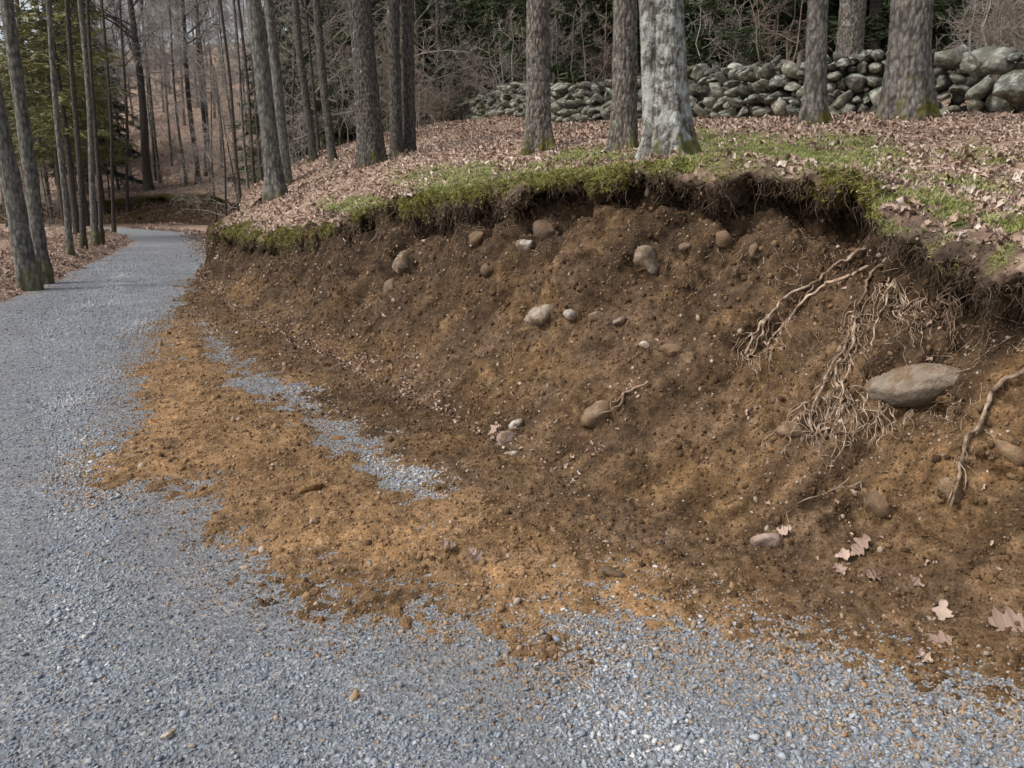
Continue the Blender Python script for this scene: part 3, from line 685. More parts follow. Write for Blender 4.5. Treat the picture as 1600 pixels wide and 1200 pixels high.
# ------------------------------------------------------------------ small pieces: stones, crumbs, leaves, blades
def lumpy(name, sub, mat, squash, rough, seed, facet=0.0, smooth=True):
    V, F = ico(sub); V = V.copy(); s = np.random.default_rng(seed)
    off = s.random(3) * 50
    if facet > 0:                                    # flat broken faces
        for _ in range(7 if facet < 0.6 else 9):
            n = s.normal(size=3); n /= np.linalg.norm(n); h = 1 - facet * s.random() ** 0.8
            d = V @ n; V = V - np.maximum(d - h, 0)[:, None] * n
    V = V * (1 + rough * fbm(V + off, 0.9, 3, seed)[:, None])
    V = V * np.array(squash)
    return mesh_np(name, V, F, mat, smooth)
stone_v = [lumpy('gravel_stone', 1, M_gravel, (1, 0.62 + 0.3 * random.random(), 0.30 + 0.22 * random.random()), 0.05, 100 + i, 0.78, False) for i in range(9)]
crumb_v = [lumpy('soil_crumb', 1, M_crumb, (1, 0.8, 0.65), 0.30, 200 + i, 0.2) for i in range(6)]

def view_weight(P, lo=-260, hi=1860, vhi=1400):
    px, py, d = proj(P); return ((px > lo) & (px < hi) & (py < vhi) & (py > -200) & (d > 0.3)).astype(float)

# gravel stones lying on the road
def gravel_points(n, ymin, ymax, size):
    out = []; 
    while sum(len(o) for o in out) < n:
        y = ymin + (ymax - ymin) * R.random(n * 2)
        x = (-0.85 + 1.75 * R.random(n * 2)) * (y + 0.6)
        k = np.clip((x - np.interp(y, road_L[:, 1][:8], road_L[:, 0][:8])) / 0.12, 0, 1) * (x < np.interp(y, road_R[:, 1][:8], road_R[:, 0][:8]))
        P = p3(x, y, 0.0); k = k * view_weight(P, -200, 1800, 1360) * sstep(26, 17, y)
        th_ = spill_thick(x, y)
        k = k * np.where(th_ > 0.030, 0.05, np.where(th_ > 0.014, 0.14, np.where(th_ > 0.0, 0.5, 1.0)))
        P[:, 2] = road_z(x, y) + np.clip(th_, -0.002, 0.1) * 0.8
        out.append(P[R.random(len(k)) < k])
    return np.concatenate(out)[:n]
P1 = gravel_points(135000, 1.4, 4.6, 0); P2 = gravel_points(95000, 4.6, 9.0, 0); P3_ = np.concatenate([gravel_points(30000, 9.0, 15.0, 0), gravel_points(16000, 14.5, 26.0, 0)])
P = np.concatenate([P1, P2, P3_]); n = len(P)
sz = np.exp(R.normal(0, 0.40, n)) * np.concatenate([np.full(len(P1), 0.0067), np.full(len(P2), 0.0078), np.linspace(0.0095, 0.015, len(P3_))])
sz = np.clip(sz, 0.004, 0.026)
_rd = np.array([-0.42, 0.907]); lat = P[:, 0] * _rd[1] - P[:, 1] * _rd[0]; lon = P[:, 0] * _rd[0] + P[:, 1] * _rd[1]      # across and along the drive
track = noise(p3(lat + 0.15 * noise(P, 2.0, 304), lon * 0.08), 0.42, 301) + 0.5 * noise(P, 0.35, 305)
sz *= np.clip(1 + 0.34 * track, 0.6, 1.6)
P[:, 2] += sz * 0.15
rot = np.c_[R.normal(0, 0.45, n), R.normal(0, 0.45, n), R.random(n) * 6.28]
th_ = spill_thick(P[:, 0], P[:, 1])
tint = np.clip(0.44 + np.interp(P[:, 1], [2, 4, 7, 14], [0.17, 0.15, 0.11, 0.08]) * R.normal(size=n) + 0.07 * fbm(P, 0.7, 3, 302) + 0.22 * track, 0.0, 0.885)
damp = sstep(0.35, -0.35, poly_sdf(np.array([Z0(*p) for p in [(1000, 1060), (1200, 1030), (1330, 1100), (1700, 1210), (1700, 1420), (1000, 1300)]]), P[:, 0], P[:, 1]) * -1 + 0.3 * fbm(P, 0.5, 3, 303))
tint -= 0.16 * damp
dirty = R.random(n) < 0.025 + 0.6 * sstep(-0.045, 0.005, th_) + 0.22 * damp
tint = np.where(dirty, 0.9 + 0.1 * R.random(n) ** 1.6, np.clip(tint, 0, 1))
scatter('gravel', P, rot, np.c_[sz, sz, sz], tint, stone_v, 'loose grey crushed stone covering the drive')

# crumbs of earth on the bank and on the spilled soil
wb = view_weight(bank_V) * sstep(0.02, 0.08, tcol.ravel()) * sstep(1.0, 0.8, tcol.ravel()) / np.maximum(proj(bank_V)[2], 2.0) ** 1.3
ws = view_weight(soil_V) * sstep(-0.03, 0.02, spill_thick(soil_V[:, 0], soil_V[:, 1])) / np.maximum(soil_V[:, 1], 2.0) ** 1.2
PA, NA, _ = sample_mesh(bank_V, bank_F, wb, 80000); PB, NB, TB = sample_mesh(soil_V, soil_F, ws, 60000)
P = np.concatenate([PA, PB]); n = len(P)
dep = proj(P)[2]
sz = np.clip(np.exp(R.normal(-5.5, 0.60, n)), 0.0018, 0.026) * (0.6 + 0.12 * dep)
rot = R.random((n, 3)) * 6.28
t_b = 0.40 + 0.22 * R.normal(size=len(PA)) + 0.12 * fbm(PA, 0.5, 2, 311); t_b = np.clip(t_b, 0.16, 0.69)
pale = R.random(len(PA)) < 0.025 + 0.07 * sstep(0.1, 0.6, fbm(PA, 0.6, 3, 312)); t_b = np.where(pale, 0.915 + 0.085 * R.random(len(PA)), t_b)
ob = so[TB].mean(1)
t_s = np.where(R.random(len(PB)) < ob * 0.85, 0.77 + 0.12 * R.random(len(PB)), np.clip(0.42 + 0.2 * R.normal(size=len(PB)), 0.2, 0.69))
pale = R.random(len(PB)) < 0.04; t_s = np.where(pale, 0.915 + 0.085 * R.random(len(PB)), t_s)
xf = R.uniform(-4.6, 2.6, 200000); yf = 2.0 + 10.5 * R.random(200000) ** 1.3; tf = spill_thick(xf, yf); kf = (R.random(200000) < sstep(-0.055, -0.004, tf) ** 2 * 0.9) & (tf < 0.006) & (view_weight(p3(xf, yf)) > 0)
PF = p3(xf[kf], yf[kf]); PF[:, 2] = road_z(PF[:, 0], PF[:, 1]) + 0.004; PF = PF[:26000]
P = np.concatenate([P, PF]); rot = np.concatenate([rot, R.random((len(PF), 3)) * 6.28]); sz = np.r_[sz, np.clip(np.exp(R.normal(-5.85, 0.45, len(PF))), 0.0015, 0.010) * (0.6 + 0.12 * PF[:, 1])]
of = sstep(-0.5, 0.1, poly_sdf(orange_poly, PF[:, 0], PF[:, 1])); t_s = np.r_[t_s, np.where(R.random(len(PF)) < 0.3 + 0.7 * of, 0.78 + 0.12 * R.random(len(PF)), 0.45 + 0.22 * R.random(len(PF)))]
PH, NH, _ = sample_mesh(hill_V, hill_F, view_weight(hill_V) * np.clip(BARE - 0.15, 0, 1) * (proj(hill_V)[2] < 17), 14000)
szh = np.clip(np.exp(R.normal(-5.1, 0.5, len(PH))), 0.002, 0.025) * (0.6 + 0.09 * proj(PH)[2])
P = np.concatenate([P, PH]); rot = np.concatenate([rot, R.random((len(PH), 3)) * 6.28]); sz = np.r_[sz, szh]
t_h = np.where(R.random(len(PH)) < 0.07, 0.92 + 0.05 * R.random(len(PH)), np.clip(0.10 + 0.16 * R.normal(size=len(PH)), 0, 0.5)); t_s = np.r_[t_s, t_h]
scatter('soil_crumbs', P, rot, np.c_[sz, sz, sz], np.r_[t_b, t_s], crumb_v, 'loose crumbs of earth and grit on the bank')

# dry leaves
def leaf_mesh(name, mat, seed, lobes=4, curl=0.5, nseg=7, wide=0.36, jag=0.25):
    s = np.random.default_rng(seed); V = []; F = []
    ts = np.linspace(0, 1, nseg)
    for i, t in enumerate(ts):
        w = wide * math.sin(math.pi * min(1, t * 0.92 + 0.06)) ** 0.8 * (1 + 0.38 * math.cos(2 * math.pi * lobes * t / 1.6 + 1)) if 0 < i < nseg - 1 else 0.015
        x = t - 0.5
        z = curl * (0.22 * math.sin(t * 3.0 + seed) + 0.4 * jag * s.normal())
        for sg in (-1, 0, 1):
            e = w * (1 + jag * s.normal()) if sg else 0
            V.append((x, sg * e, z + (abs(sg) * curl * (0.16 + 0.4 * jag * s.normal()))))
    for i in range(nseg - 1):
        a = i * 3
        F += [(a, a + 3, a + 4, a + 1), (a + 1, a + 4, a + 5, a + 2)]
    return mesh_np(name, V, F, mat)
leaf_v = [leaf_mesh('dry_leaf', M_leaf, 400 + i, 3 + i % 3, 0.8 + 0.4 * (i % 3), 6, 0.24) for i in range(7)]
wl_ = view_weight(hill_V) * (np.repeat(td, len(hu)) < 40) * np.clip(1 - 0.93 * np.maximum(GREEN, MOSS) - 0.55 * BARE, 0.02, 1) * (np.repeat(td, len(hu)) > 0.03)
wl_ = wl_ / np.maximum(proj(hill_V)[2], 4) ** 1.15
PA, NA, _ = sample_mesh(hill_V, hill_F, wl_, 120000)
PV, NV, _ = sample_mesh(verge_V, verge_F, view_weight(verge_V, -100, 900) * (verge_V[:, 2] > 0.0) / np.maximum(verge_V[:, 1], 6), 9000)
def toe_leaf(n):
    u = np.clip(R.normal(11.5, 2.6, n), 6.0, 15.8); t = catmull(toe_pts, u); l = catmull(lip_pts, u); f = np.abs(R.normal(0.02, 0.15, n))
    x = t[:, 0] * (1 - f) + l[:, 0] * f; y = t[:, 1] * (1 - f) + l[:, 1] * f
    return x, y
xs_, ys_ = toe_leaf(1900); PT, NT_ = [], []
for x, y in zip(xs_, ys_):
    h = bvh_bank.ray_cast(Vector((x, y, 3)), Vector((0, 0, -1))); h2 = bvh_soil.ray_cast(Vector((x, y, 3)), Vector((0, 0, -1)))
    z = max([hh[0].z for hh in (h, h2) if hh[0] is not None] or [0.0]); nn = h[1] if h[0] is not None else Vector((0, 0, 1))
    PT.append((x, y, z)); NT_.append(nn if nn.z > 0 else -nn)
PS, NS_, _ = sample_mesh(bank_V, bank_F, view_weight(bank_V) * sstep(0.03, 0.1, tcol.ravel()) * sstep(0.75, 0.5, tcol.ravel()) * (0.08 + sstep(0.0, 0.5, fbm(bank_V, 0.7, 3, 411))), 2600)
# leaves blown over the drive's far edges
yy = R.uniform(14, 42, 2500); f = R.random(2500) ** 2; rl = np.interp(yy, road_R[4:10, 1], road_R[4:10, 0]); xx = rl - 0.9 * f + 0.7 * R.random(2500)
PR = p3(xx, yy, 0.02)
P = np.concatenate([PA, PV, np.array(PT), PS, PR]); N_ = np.concatenate([NA, NV, np.array([v[:] for v in NT_]), NS_, np.tile([0, 0, 1.0], (len(PR), 1))])
N_ = np.where(N_[:, 2:3] < 0, -N_, N_); N_ = N_ + R.normal(0, 0.40, N_.shape); N_ /= np.linalg.norm(N_, axis=1, keepdims=True)
n = len(P); dep = proj(P)[2]
sz = np.exp(R.normal(-3.02, 0.30, n)) * (0.82 + 0.024 * np.clip(dep, 0, 40))
small = np.arange(n) >= len(PA) + len(PV); sz = np.where(small & (P[:, 1] < 14), sz * 0.62, sz)
P[:, 2] += sz * (0.05 + 0.12 * R.random(n))
rot = align_euler(N_, R.random(n) * 6.28)
tint = np.clip(0.73 + 0.18 * R.normal(size=n) + 0.10 * fbm(P, 1.0, 2, 421), 0, 1)
tint = np.where(small, tint - 0.14, tint)
scatter('leaf_litter', P, rot, np.c_[sz, sz * R.uniform(0.7, 1.1, n), sz], tint, leaf_v, 'fallen tan oak leaves lying over the hillside and verge')

# grass and moss on the turf lip
def tuft(name, mat, nb_, h, spread, w, seed, lean=0.5):
    s = np.random.default_rng(seed); V = []; F = []
    for i in range(nb_):
        a = s.random() * 6.28; r = spread * math.sqrt(s.random()); bx, by = r * math.cos(a), r * math.sin(a)
        d = s.random() * 6.28; hh = h * (0.5 + 0.7 * s.random()); ln = lean * hh * (0.3 + s.random()); dx, dy = math.cos(d), math.sin(d)
        o = len(V)
        for t in (0, 0.5):
            ww_ = w * (1 - 0.5 * t)
            cx, cy, cz = bx + dx * ln * t * t, by + dy * ln * t * t, hh * t * (1 - 0.15 * t)
            V += [(cx - dy * ww_, cy + dx * ww_, cz), (cx + dy * ww_, cy - dx * ww_, cz)]
        V.append((bx + dx * ln, by + dy * ln, hh * 0.8))
        F += [(o, o + 1, o + 3), (o, o + 3, o + 2), (o + 2, o + 3, o + 4)]
    return mesh_np(name, V, F, mat)
grass_v = [tuft('grass_tuft', M_grass, 11, 0.034, 0.035, 0.0022, 500 + i, 0.9) for i in range(5)]
moss_v = [tuft('moss_tuft', M_mossy, 18, 0.020, 0.024, 0.0030, 520 + i, 0.7) for i in range(4)]
wg = view_weight(hill_V) * np.clip(GREEN - 0.10, 0, 1)
PA, NA, _ = sample_mesh(hill_V, hill_F, wg, 21000); n = len(PA)
NA = np.where(NA[:, 2:3] < 0, -NA, NA)
s_ = R.uniform(0.45, 1.15, n) * (0.75 + 0.5 * sstep(-0.3, 0.5, fbm(PA, 0.4, 2, 531)))
scatter('grass', PA, align_euler(NA, R.random(n) * 6.28), np.c_[s_, s_, s_], np.clip(0.5 + 0.27 * R.normal(size=n), 0, 1), grass_v, 'short green grass on the edge of the bank')
wm = view_weight(hill_V) * np.clip(MOSS - 0.15, 0, 1)
PA, NA, _ = sample_mesh(hill_V, hill_F, wm, 30000); n = len(PA)
flip = (NA * (np.array([0, 0, EYE]) - PA)).sum(1) < 0; NA[flip] *= -1
s_ = R.uniform(0.6, 1.5, n)
scatter('moss', PA, align_euler(NA, R.random(n) * 6.28), np.c_[s_, s_, s_], np.clip(0.5 + 0.25 * R.normal(size=n), 0, 1), moss_v, 'yellow green moss cushions along the turf lip')

# ------------------------------------------------------------------ fine roots fringing the lip
hi_u = np.arange(len(hu))
lst = []
def hairs(count, u0, u1, lmin, lmax, r0, rows=(0, 3), prob=None):
    c = 0
    while c < count:
        u = random.uniform(u0, u1); i = int(np.searchsorted(hu, u)); i = min(max(i, 1), len(hu) - 2)
        if random.random() > 0.35 + 0.65 * max(0, math.sin(u * 9.3) * 0.5 + math.sin(u * 23.7) * 0.5): continue
        p = HG[random.randint(*rows), i].copy() + R.normal(0, 0.012, 3)
        nn = np.array([-n2[i, 0], -n2[i, 1], 0]); tg = np.array([-nn[1], nn[0], 0])
        L_ = random.uniform(lmin, lmax) * (0.5 + 0.8 * random.random()); k = 6
        out = random.uniform(-0.3, 0.45); side = random.gauss(0, 0.35)
        pts = [p]
        d = nn * (0.5 + out) + tg * side + np.array([0, 0, -0.25])
        for j in range(k):
            d = d + np.array([0, 0, -0.42]) + R.normal(0, 0.55, 3) - nn * 0.16
            d = d / np.linalg.norm(d); pts.append(pts[-1] + d * L_ / k)
        rr = r0 * random.uniform(0.5, 1.5)
        lst.append((pts, np.linspace(rr, rr * 0.25, k + 1), 3)); c += 1
hairs(700, 1.7, 5.0, 0.05, 0.20, 0.0020)
hairs(900, 5.0, 8.5, 0.05, 0.19, 0.0024)
hairs(1300, 8.5, 14.3, 0.07, 0.30, 0.0034)
hairs(70, 18.5, 22, 0.15, 0.45, 0.010)
V, F = tubes(lst)
o = obj('root_fringe', mesh_np('root_fringe', V, F, M_fringe)); tag(o, 'fringe of fine dark roots hanging from the turf lip', kind='stuff')

# fibres and rootlets lying on the bank face
lst = []
wf = view_weight(bank_V) * sstep(0.28, 0.80, tcol.ravel()) ** 1.3 * sstep(1.0, 0.93, tcol.ravel()) * (0.15 + sstep(-0.1, 0.5, fbm(bank_V, 0.6, 3, 541)))
pxb, pyb, _ = proj(bank_V)
wf *= 1 + 2.5 * sstep(1120, 1250, pxb) * sstep(760, 640, pyb)
PA, NA, _ = sample_mesh(bank_V, bank_F, wf, 6500)
for p, nn in zip(PA, NA):
    if nn @ (np.array([0, 0, EYE]) - p) < 0: nn = -nn
    d = R.normal(0, 0.5, 3) + np.array([-0.35, -0.25, -0.9]); L_ = math.exp(random.gauss(-2.5, 0.5)); pts = [p + nn * 0.004]
    for j in range(5):
        d = d + R.normal(0, 0.35, 3); d = d - nn * (d @ nn) * 0.8; d /= np.linalg.norm(d); pts.append(pts[-1] + d * L_ / 5 + nn * random.gauss(0.002, 0.004))
    rr = random.uniform(0.0009, 0.0024) * (0.6 + p[1] * 0.1)
    lst.append((pts, np.linspace(rr, rr * 0.3, 6), 3))
V, F = tubes(lst)
o = obj('rootlets', mesh_np('rootlets', V, F, M_root)); tag(o, 'thin pale rootlets and fibres on the bare bank face', kind='stuff')

# ------------------------------------------------------------------ rocks set in the bank and lying on the ground
for i, (px, py, w, h, tilt, proud, mat, fac, nm, lab) in enumerate(rocks):
    P_, N_r, dist = cast(px, py)
    if dist > 40: continue
    fwd = (P_ - EYEV).normalized(); right = fwd.cross(Vector((0, 0, 1))).normalized(); upv = right.cross(fwd)
    depth = Vector(P_ - EYEV).dot(Vector((0, cP, -sP)))
    a_, b_ = w / 2 / FOC * depth, h / 2 / FOC * depth
    V, F = ico(4 if w > 100 else 3); V = V.copy(); s = np.random.default_rng(900 + i)
    for _ in range(9):
        nn = s.normal(size=3); nn /= np.linalg.norm(nn); hh = 1 - max(fac, 0.38 if nm == 'rock' else 0) * s.random(); dd_ = V @ nn; V = V - 0.85 * np.maximum(dd_ - hh, 0)[:, None] * nn
    V = V * (1 + (0.09 if nm == 'boulder' else 0.20) * fbm(V + i * 7.7, 0.9, 3, 910 + i)[:, None] + 0.05 * fbm(V + i * 3.1, 0.3, 3, 911 + i)[:, None])
    if nm == 'boulder':                             # long lens, blunt at the lower left, tapering to the upper right
        V = np.sign(V) * np.abs(V) ** np.array([0.9, 1.0, 1.0]); V[:, 1] *= 1 - 0.40 * sstep(0.0, 1.0, V[:, 0]); V[:, 1] += 0.14 * (1 - V[:, 0] ** 2)
    c_ = (a_ + b_) / 2; c_ = min(c_, 1.3 * b_)
    ct, st_ = math.cos(math.radians(tilt)), math.sin(math.radians(tilt))
    X = V[:, 0] * a_; Y = V[:, 1] * b_; X, Y = X * ct - Y * st_, X * st_ + Y * ct
    Zc = V[:, 2] * c_
    W = X[:, None] * np.array(right) + Y[:, None] * np.array(upv) - Zc[:, None] * np.array(fwd)
    flatg = N_r.z > 0.9
    ctr = P_ + (N_r * ((proud - (0.5 if flatg else 0.62)) * 2 * (b_ if flatg else c_) * 0.9))
    me = mesh_np(nm, W, F, mat)
    o = obj(nm, me, loc=ctr)
    tag(o, lab, 'soil clod' if nm == 'soil_clod' else ('boulder' if nm == 'boulder' else 'rock'), 'stones of the cut bank' if nm != 'soil_clod' else None)

# ------------------------------------------------------------------ thick roots
def surf_path(pix, lift=0.012, wig=0.006, sub=5):
    pts = []
    for a, b in pix:
        p_, n_, _ = cast(a, b, (bvh_bank, bvh_soil)); pts.append(np.array(p_ + n_ * lift))
    pts = np.array(pts)
    m = (len(pts) - 1) * sub + 1
    c_ = catmull(pts, np.linspace(0, len(pts) - 1, m))
    c_ = c_ + wig * np.stack([noise(c_ + 9 * k, 0.05, 600 + k) for k in range(3)], 1)
    return c_
def px_r(pts, wpx): return 0.82 * wpx / 2 / FOC * max(1.0, pts[:, 1].mean())
def root_thing(name, label, main, mw, branches, mat):
    m = surf_path(main, 0.030, 0.009 if 'longest' in label else 0.017, 8); r = px_r(m, mw)
    base = obj(name, None, loc=m[0]); tag(base, label, 'root')
    def part(nm, pts, ra, rb, par):
        rad = np.linspace(ra, rb, len(pts)) * (1 + 0.30 * noise(pts, 0.03, 611)); V, F = tube_arrays(pts - m[0], rad, 8)
        return obj(nm, mesh_np(nm, V, F, mat), par)
    part('main_root', m, r, r * 0.45, base)
    for br, bw in branches:
        b = surf_path(br, 0.024, 0.020, 6); rb = px_r(b, bw)
        part('rootlet', b, rb, rb * 0.3, base)
def fan(starts, dirs, n, length, w, spread=26):
    out = []
    for _ in range(n):
        sx, sy = random.choice(starts); ang = random.uniform(*dirs); L_ = length * random.uniform(0.5, 1.2); q_ = [(sx + random.gauss(0, 5), sy + random.gauss(0, 5))]
        x, y = q_[0]
        for k in range(4):
            a = math.radians(ang + random.gauss(0, spread)); x += math.cos(a) * L_ / 4; y += math.sin(a) * L_ / 4; q_.append((x, y))
        out.append((q_, w * random.uniform(0.6, 1.3)))
    return out
root_thing('forked_root', 'forked pale root running down left across the bank to a brush of tips',
           [(1352, 392), (1325, 404), (1300, 418), (1268, 440), (1232, 470), (1196, 498), (1176, 522), (1164, 556)], 8,
           [([(1196, 498), (1184, 530), (1172, 560), (1168, 582)], 4), ([(1176, 522), (1160, 545), (1155, 575)], 3), ([(1268, 440), (1262, 470), (1238, 492)], 4)] + fan([(1176, 520), (1168, 545), (1200, 497)], (80, 130), 14, 50, 1.9), M_root)
root_thing('forked_root', 'shorter pale root beside the forked root, bending down over a dark hollow',
           [(1350, 425), (1320, 438), (1290, 452), (1258, 472), (1228, 500), (1208, 524), (1197, 560)], 7,
           fan([(1212, 520), (1204, 540), (1230, 500)], (75, 120), 14, 50, 1.9), M_root)
root_thing('root_tangle', 'broad tangle of pale roots spilling down left of the large boulder',
           [(1385, 405), (1368, 428), (1352, 455), (1338, 505), (1318, 555), (1290, 598), (1255, 632), (1222, 664), (1202, 692)], 7,
           [([(1318, 555), (1306, 600), (1285, 650), (1262, 690)], 6), ([(1338, 505), (1330, 570), (1316, 640), (1300, 712)], 5), ([(1290, 598), (1270, 640), (1258, 680), (1262, 706)], 5),
            ([(1255, 632), (1262, 665), (1286, 705)], 4), ([(1330, 560), (1350, 600), (1345, 650), (1330, 690)], 4)] + fan([(1310, 585), (1285, 620), (1325, 610), (1260, 650), (1300, 660), (1340, 640)], (70, 140), 72, 85, 2.0) + fan([(1345, 480), (1335, 520), (1320, 550)], (80, 130), 36, 95, 1.8), M_root)
root_thing('hanging_roots', 'hanging bunch of rootlets above the large boulder under the turf',
           [(1392, 430), (1388, 470), (1376, 505), (1370, 545)], 5, fan([(1370, 450), (1400, 450), (1440, 455), (1480, 465), (1425, 470)], (70, 112), 50, 75, 1.9), M_root)
root_thing('boulder_rootlets', 'small rootlets creeping out beneath the large boulder',
           [(1372, 628), (1362, 650), (1350, 668), (1345, 690)], 4, fan([(1380, 640), (1430, 650), (1470, 640), (1500, 622), (1365, 650)], (70, 140), 30, 50, 1.8), M_root)
root_thing('thick_root', 'longest bare root crossing down from the right picture edge',
           [(1660, 530), (1604, 572), (1566, 598), (1546, 622), (1536, 655), (1520, 690), (1508, 720), (1498, 758), (1492, 790)], 11,
           [([(1508, 720), (1516, 745), (1512, 770)], 4), ([(1534, 668), (1545, 690), (1552, 706)], 3), ([(1500, 745), (1488, 765), (1486, 785)], 4)] + fan([(1510, 715), (1500, 750)], (70, 120), 8, 40, 1.8), M_root)
root_thing('dead_twig', 'dark crooked ledge root above the tilted orange brown rock',
           [(1012, 600), (985, 620), (960, 640), (940, 655)], 6, fan([(1000, 606), (970, 630)], (120, 170), 3, 30, 2.5), M_rootdk)
root_thing('dead_twig', 'thin pale twig lying at the bank foot below the root tangle',
           [(1345, 758), (1310, 766), (1275, 780), (1240, 805), (1228, 825)], 3.5, [([(1310, 766), (1325, 745)], 2.2), ([(1345, 758), (1352, 785)], 2.2)], M_root)
root_thing('dead_twig', 'thin brown stick half buried in the gravel at bottom centre',
           [(846, 1048), (900, 1078), (960, 1108), (1000, 1118)], 5, [], M_rootdk)

# ------------------------------------------------------------------ single big dry leaves
def big_leaf(px, py, w, ang, label, seed):
    P_, N_r, _ = cast(px, py); depth = (P_ - EYEV).dot(Vector((0, cP, -sP)))
    me = leaf_mesh('fallen_leaf', M_bigleaf, seed, 3 + seed % 3, (0.35 if w > 45 else 0.75 + 0.2 * (seed % 3)), 25, 0.26 + 0.04 * (seed % 3), 0.11)
    o = obj('fallen_leaf', me, loc=P_ + N_r * 0.012)
    s_ = 0.85 * w / FOC * depth; o.scale = (s_, s_, s_)
    N_r = (N_r * 0.4 + Vector((-0.15, -0.45, 0.85))).normalized(); q_ = N_r.to_track_quat('Z', 'Y'); o.rotation_mode = 'QUATERNION'; o.rotation_quaternion = q_ @ Euler((0, 0, math.radians(ang))).to_quaternion()
    tag(o, label, 'leaf', 'large dry leaves on the bare earth')
big_leaf(1578, 975, 78, 20, 'largest pale dry leaf, lying at the right picture edge', 71)
big_leaf(1472, 958, 52, 80, 'crumpled pale leaf left of the largest leaf', 72)
big_leaf(1466, 1004, 50, 20, 'torn pale leaf just below the crumpled one', 73)
big_leaf(1346, 860, 40, 60, 'curled pink leaf below the muddy rounded rock', 74)
big_leaf(1318, 872, 36, 10, 'flat brownish pink leaf left of the curled pink leaf', 75)
big_leaf(1310, 893, 30, 120, 'small leaf scrap below the flat brownish pink leaf', 76)
big_leaf(1368, 902, 34, 40, 'small pale leaf between the curled and crumpled leaves', 77)
big_leaf(1432, 912, 30, -30, 'narrow pale leaf above left of the crumpled leaf', 78)
big_leaf(1440, 1026, 36, 140, 'small folded leaf at the gravel edge below the torn leaf', 79)
big_leaf(1222, 836, 30, 10, 'leaf tip sticking out behind the pinkish stone', 80)
big_leaf(776, 676, 30, 60, 'dry leaf scrap left of the pale pink stone', 81)
big_leaf(700, 860, 34, 20, 'pale leaf scrap on the spilled soil at centre', 82)
big_leaf(745, 874, 34, -20, 'whitish leaf scrap right of the centre scrap on spilled soil', 83)

# ------------------------------------------------------------------ trees
M_bark_lichen = mat_bark('lichened_bark', (0.0461, 0.0419, 0.036), (0.1958, 0.185, 0.162), (0.4282, 0.4118, 0.3706), 0.62, 0.9, 0.8, (0.47, 0.49, 0.46))
M_bark_grey = mat_bark('grey_bark', (0.0465, 0.04, 0.0335), (0.1875, 0.165, 0.141), (0.4118, 0.3751, 0.3257), 0.30, 0.8, 1.0)
M_bark_brown = mat_bark('brown_bark', (0.035, 0.030, 0.026), (0.128, 0.114, 0.100), (0.29, 0.262, 0.232), 0.26, 0.6, 1.0)
M_bark_plate = mat_bark('plated_bark', (0.052, 0.047, 0.041), (0.195, 0.178, 0.157), (0.40, 0.37, 0.33), 0.22, 0.9, 0.7)
M_bark_smooth = mat_bark('smooth_bark', (0.0502, 0.0485, 0.0419), (0.1553, 0.1512, 0.1323), (0.3129, 0.3046, 0.2718), 0.25, 0.5, 0.6, (0.25, 0.27, 0.235), 0.6)
M_bark_dark = mat_bark('dark_bark', (0.0375, 0.0315, 0.027), (0.09, 0.0765, 0.0645), (0.1725, 0.15, 0.129), 0.10, 0.3, 1.0)

def trunk_arrays(h, r, lean, seed, sides=40, rows=140, flare=0.55, ridge=0.05, bend=0.0, top=0.5, nridge=14, lobes=4, zfine=4.0):
    s = np.random.default_rng(seed)
    z = np.concatenate([np.linspace(-0.35, min(zfine, h), rows), np.linspace(min(zfine, h), h, max(3, int((h - zfine) / 0.8) + 2))[1:]]) if h > zfine else np.linspace(-0.35, h, rows)
    ph = s.random(4) * 6.28
    cx = lean[0] * z + bend * np.sin(z * 0.5 + ph[0]) * np.clip(z / 3, 0, 1); cy = lean[1] * z + bend * np.sin(z * 0.43 + ph[1]) * np.clip(z / 3, 0, 1)
    th = np.linspace(0, 2 * math.pi, sides, endpoint=False)
    T, Zg = np.meshgrid(th, z)
    taper = 1 - (1 - top) * np.clip(Zg / h, 0, 1)
    zf = np.clip(Zg, 0, None)
    fl = flare * np.exp(-zf / (r * 1.5)) * (0.55 + 0.45 * np.cos(lobes * T + ph[2] + 0.5 * np.sin(2 * T)) + 0.25 * np.cos((lobes + 3) * T + ph[3])) + flare * 0.35 * np.exp(-zf / (r * 4))
    cyl = np.stack([np.cos(T) * nridge * 0.16, np.sin(T) * nridge * 0.16, Zg * 1.1 / max(r, 0.1) * 0.75], -1) + seed
    rd = 1 - np.abs(noise(cyl, 0.32, seed)) * 2; rd2 = noise(cyl, 0.16, seed + 1)
    rr = r * taper * (1 + fl + ridge * rd + ridge * 0.5 * rd2 + 0.05 * noise(cyl, 2.0, seed + 2))
    V = np.stack([cx[:, None] + rr * np.cos(T), cy[:, None] + rr * np.sin(T), Zg], -1).reshape(-1, 3)
    n_ = len(z); i = np.arange(n_ - 1)[:, None] * sides; j = np.arange(sides)[None]; j2 = (j + 1) % sides
    F = np.stack([i + j, i + j2, i + sides + j2, i + sides + j], -1).reshape(-1, 4)
    def axis(q): return np.array([np.interp(q, z, cx), np.interp(q, z, cy), q])
    return V, F, axis, lambda q: r * (1 - (1 - top) * q / h)

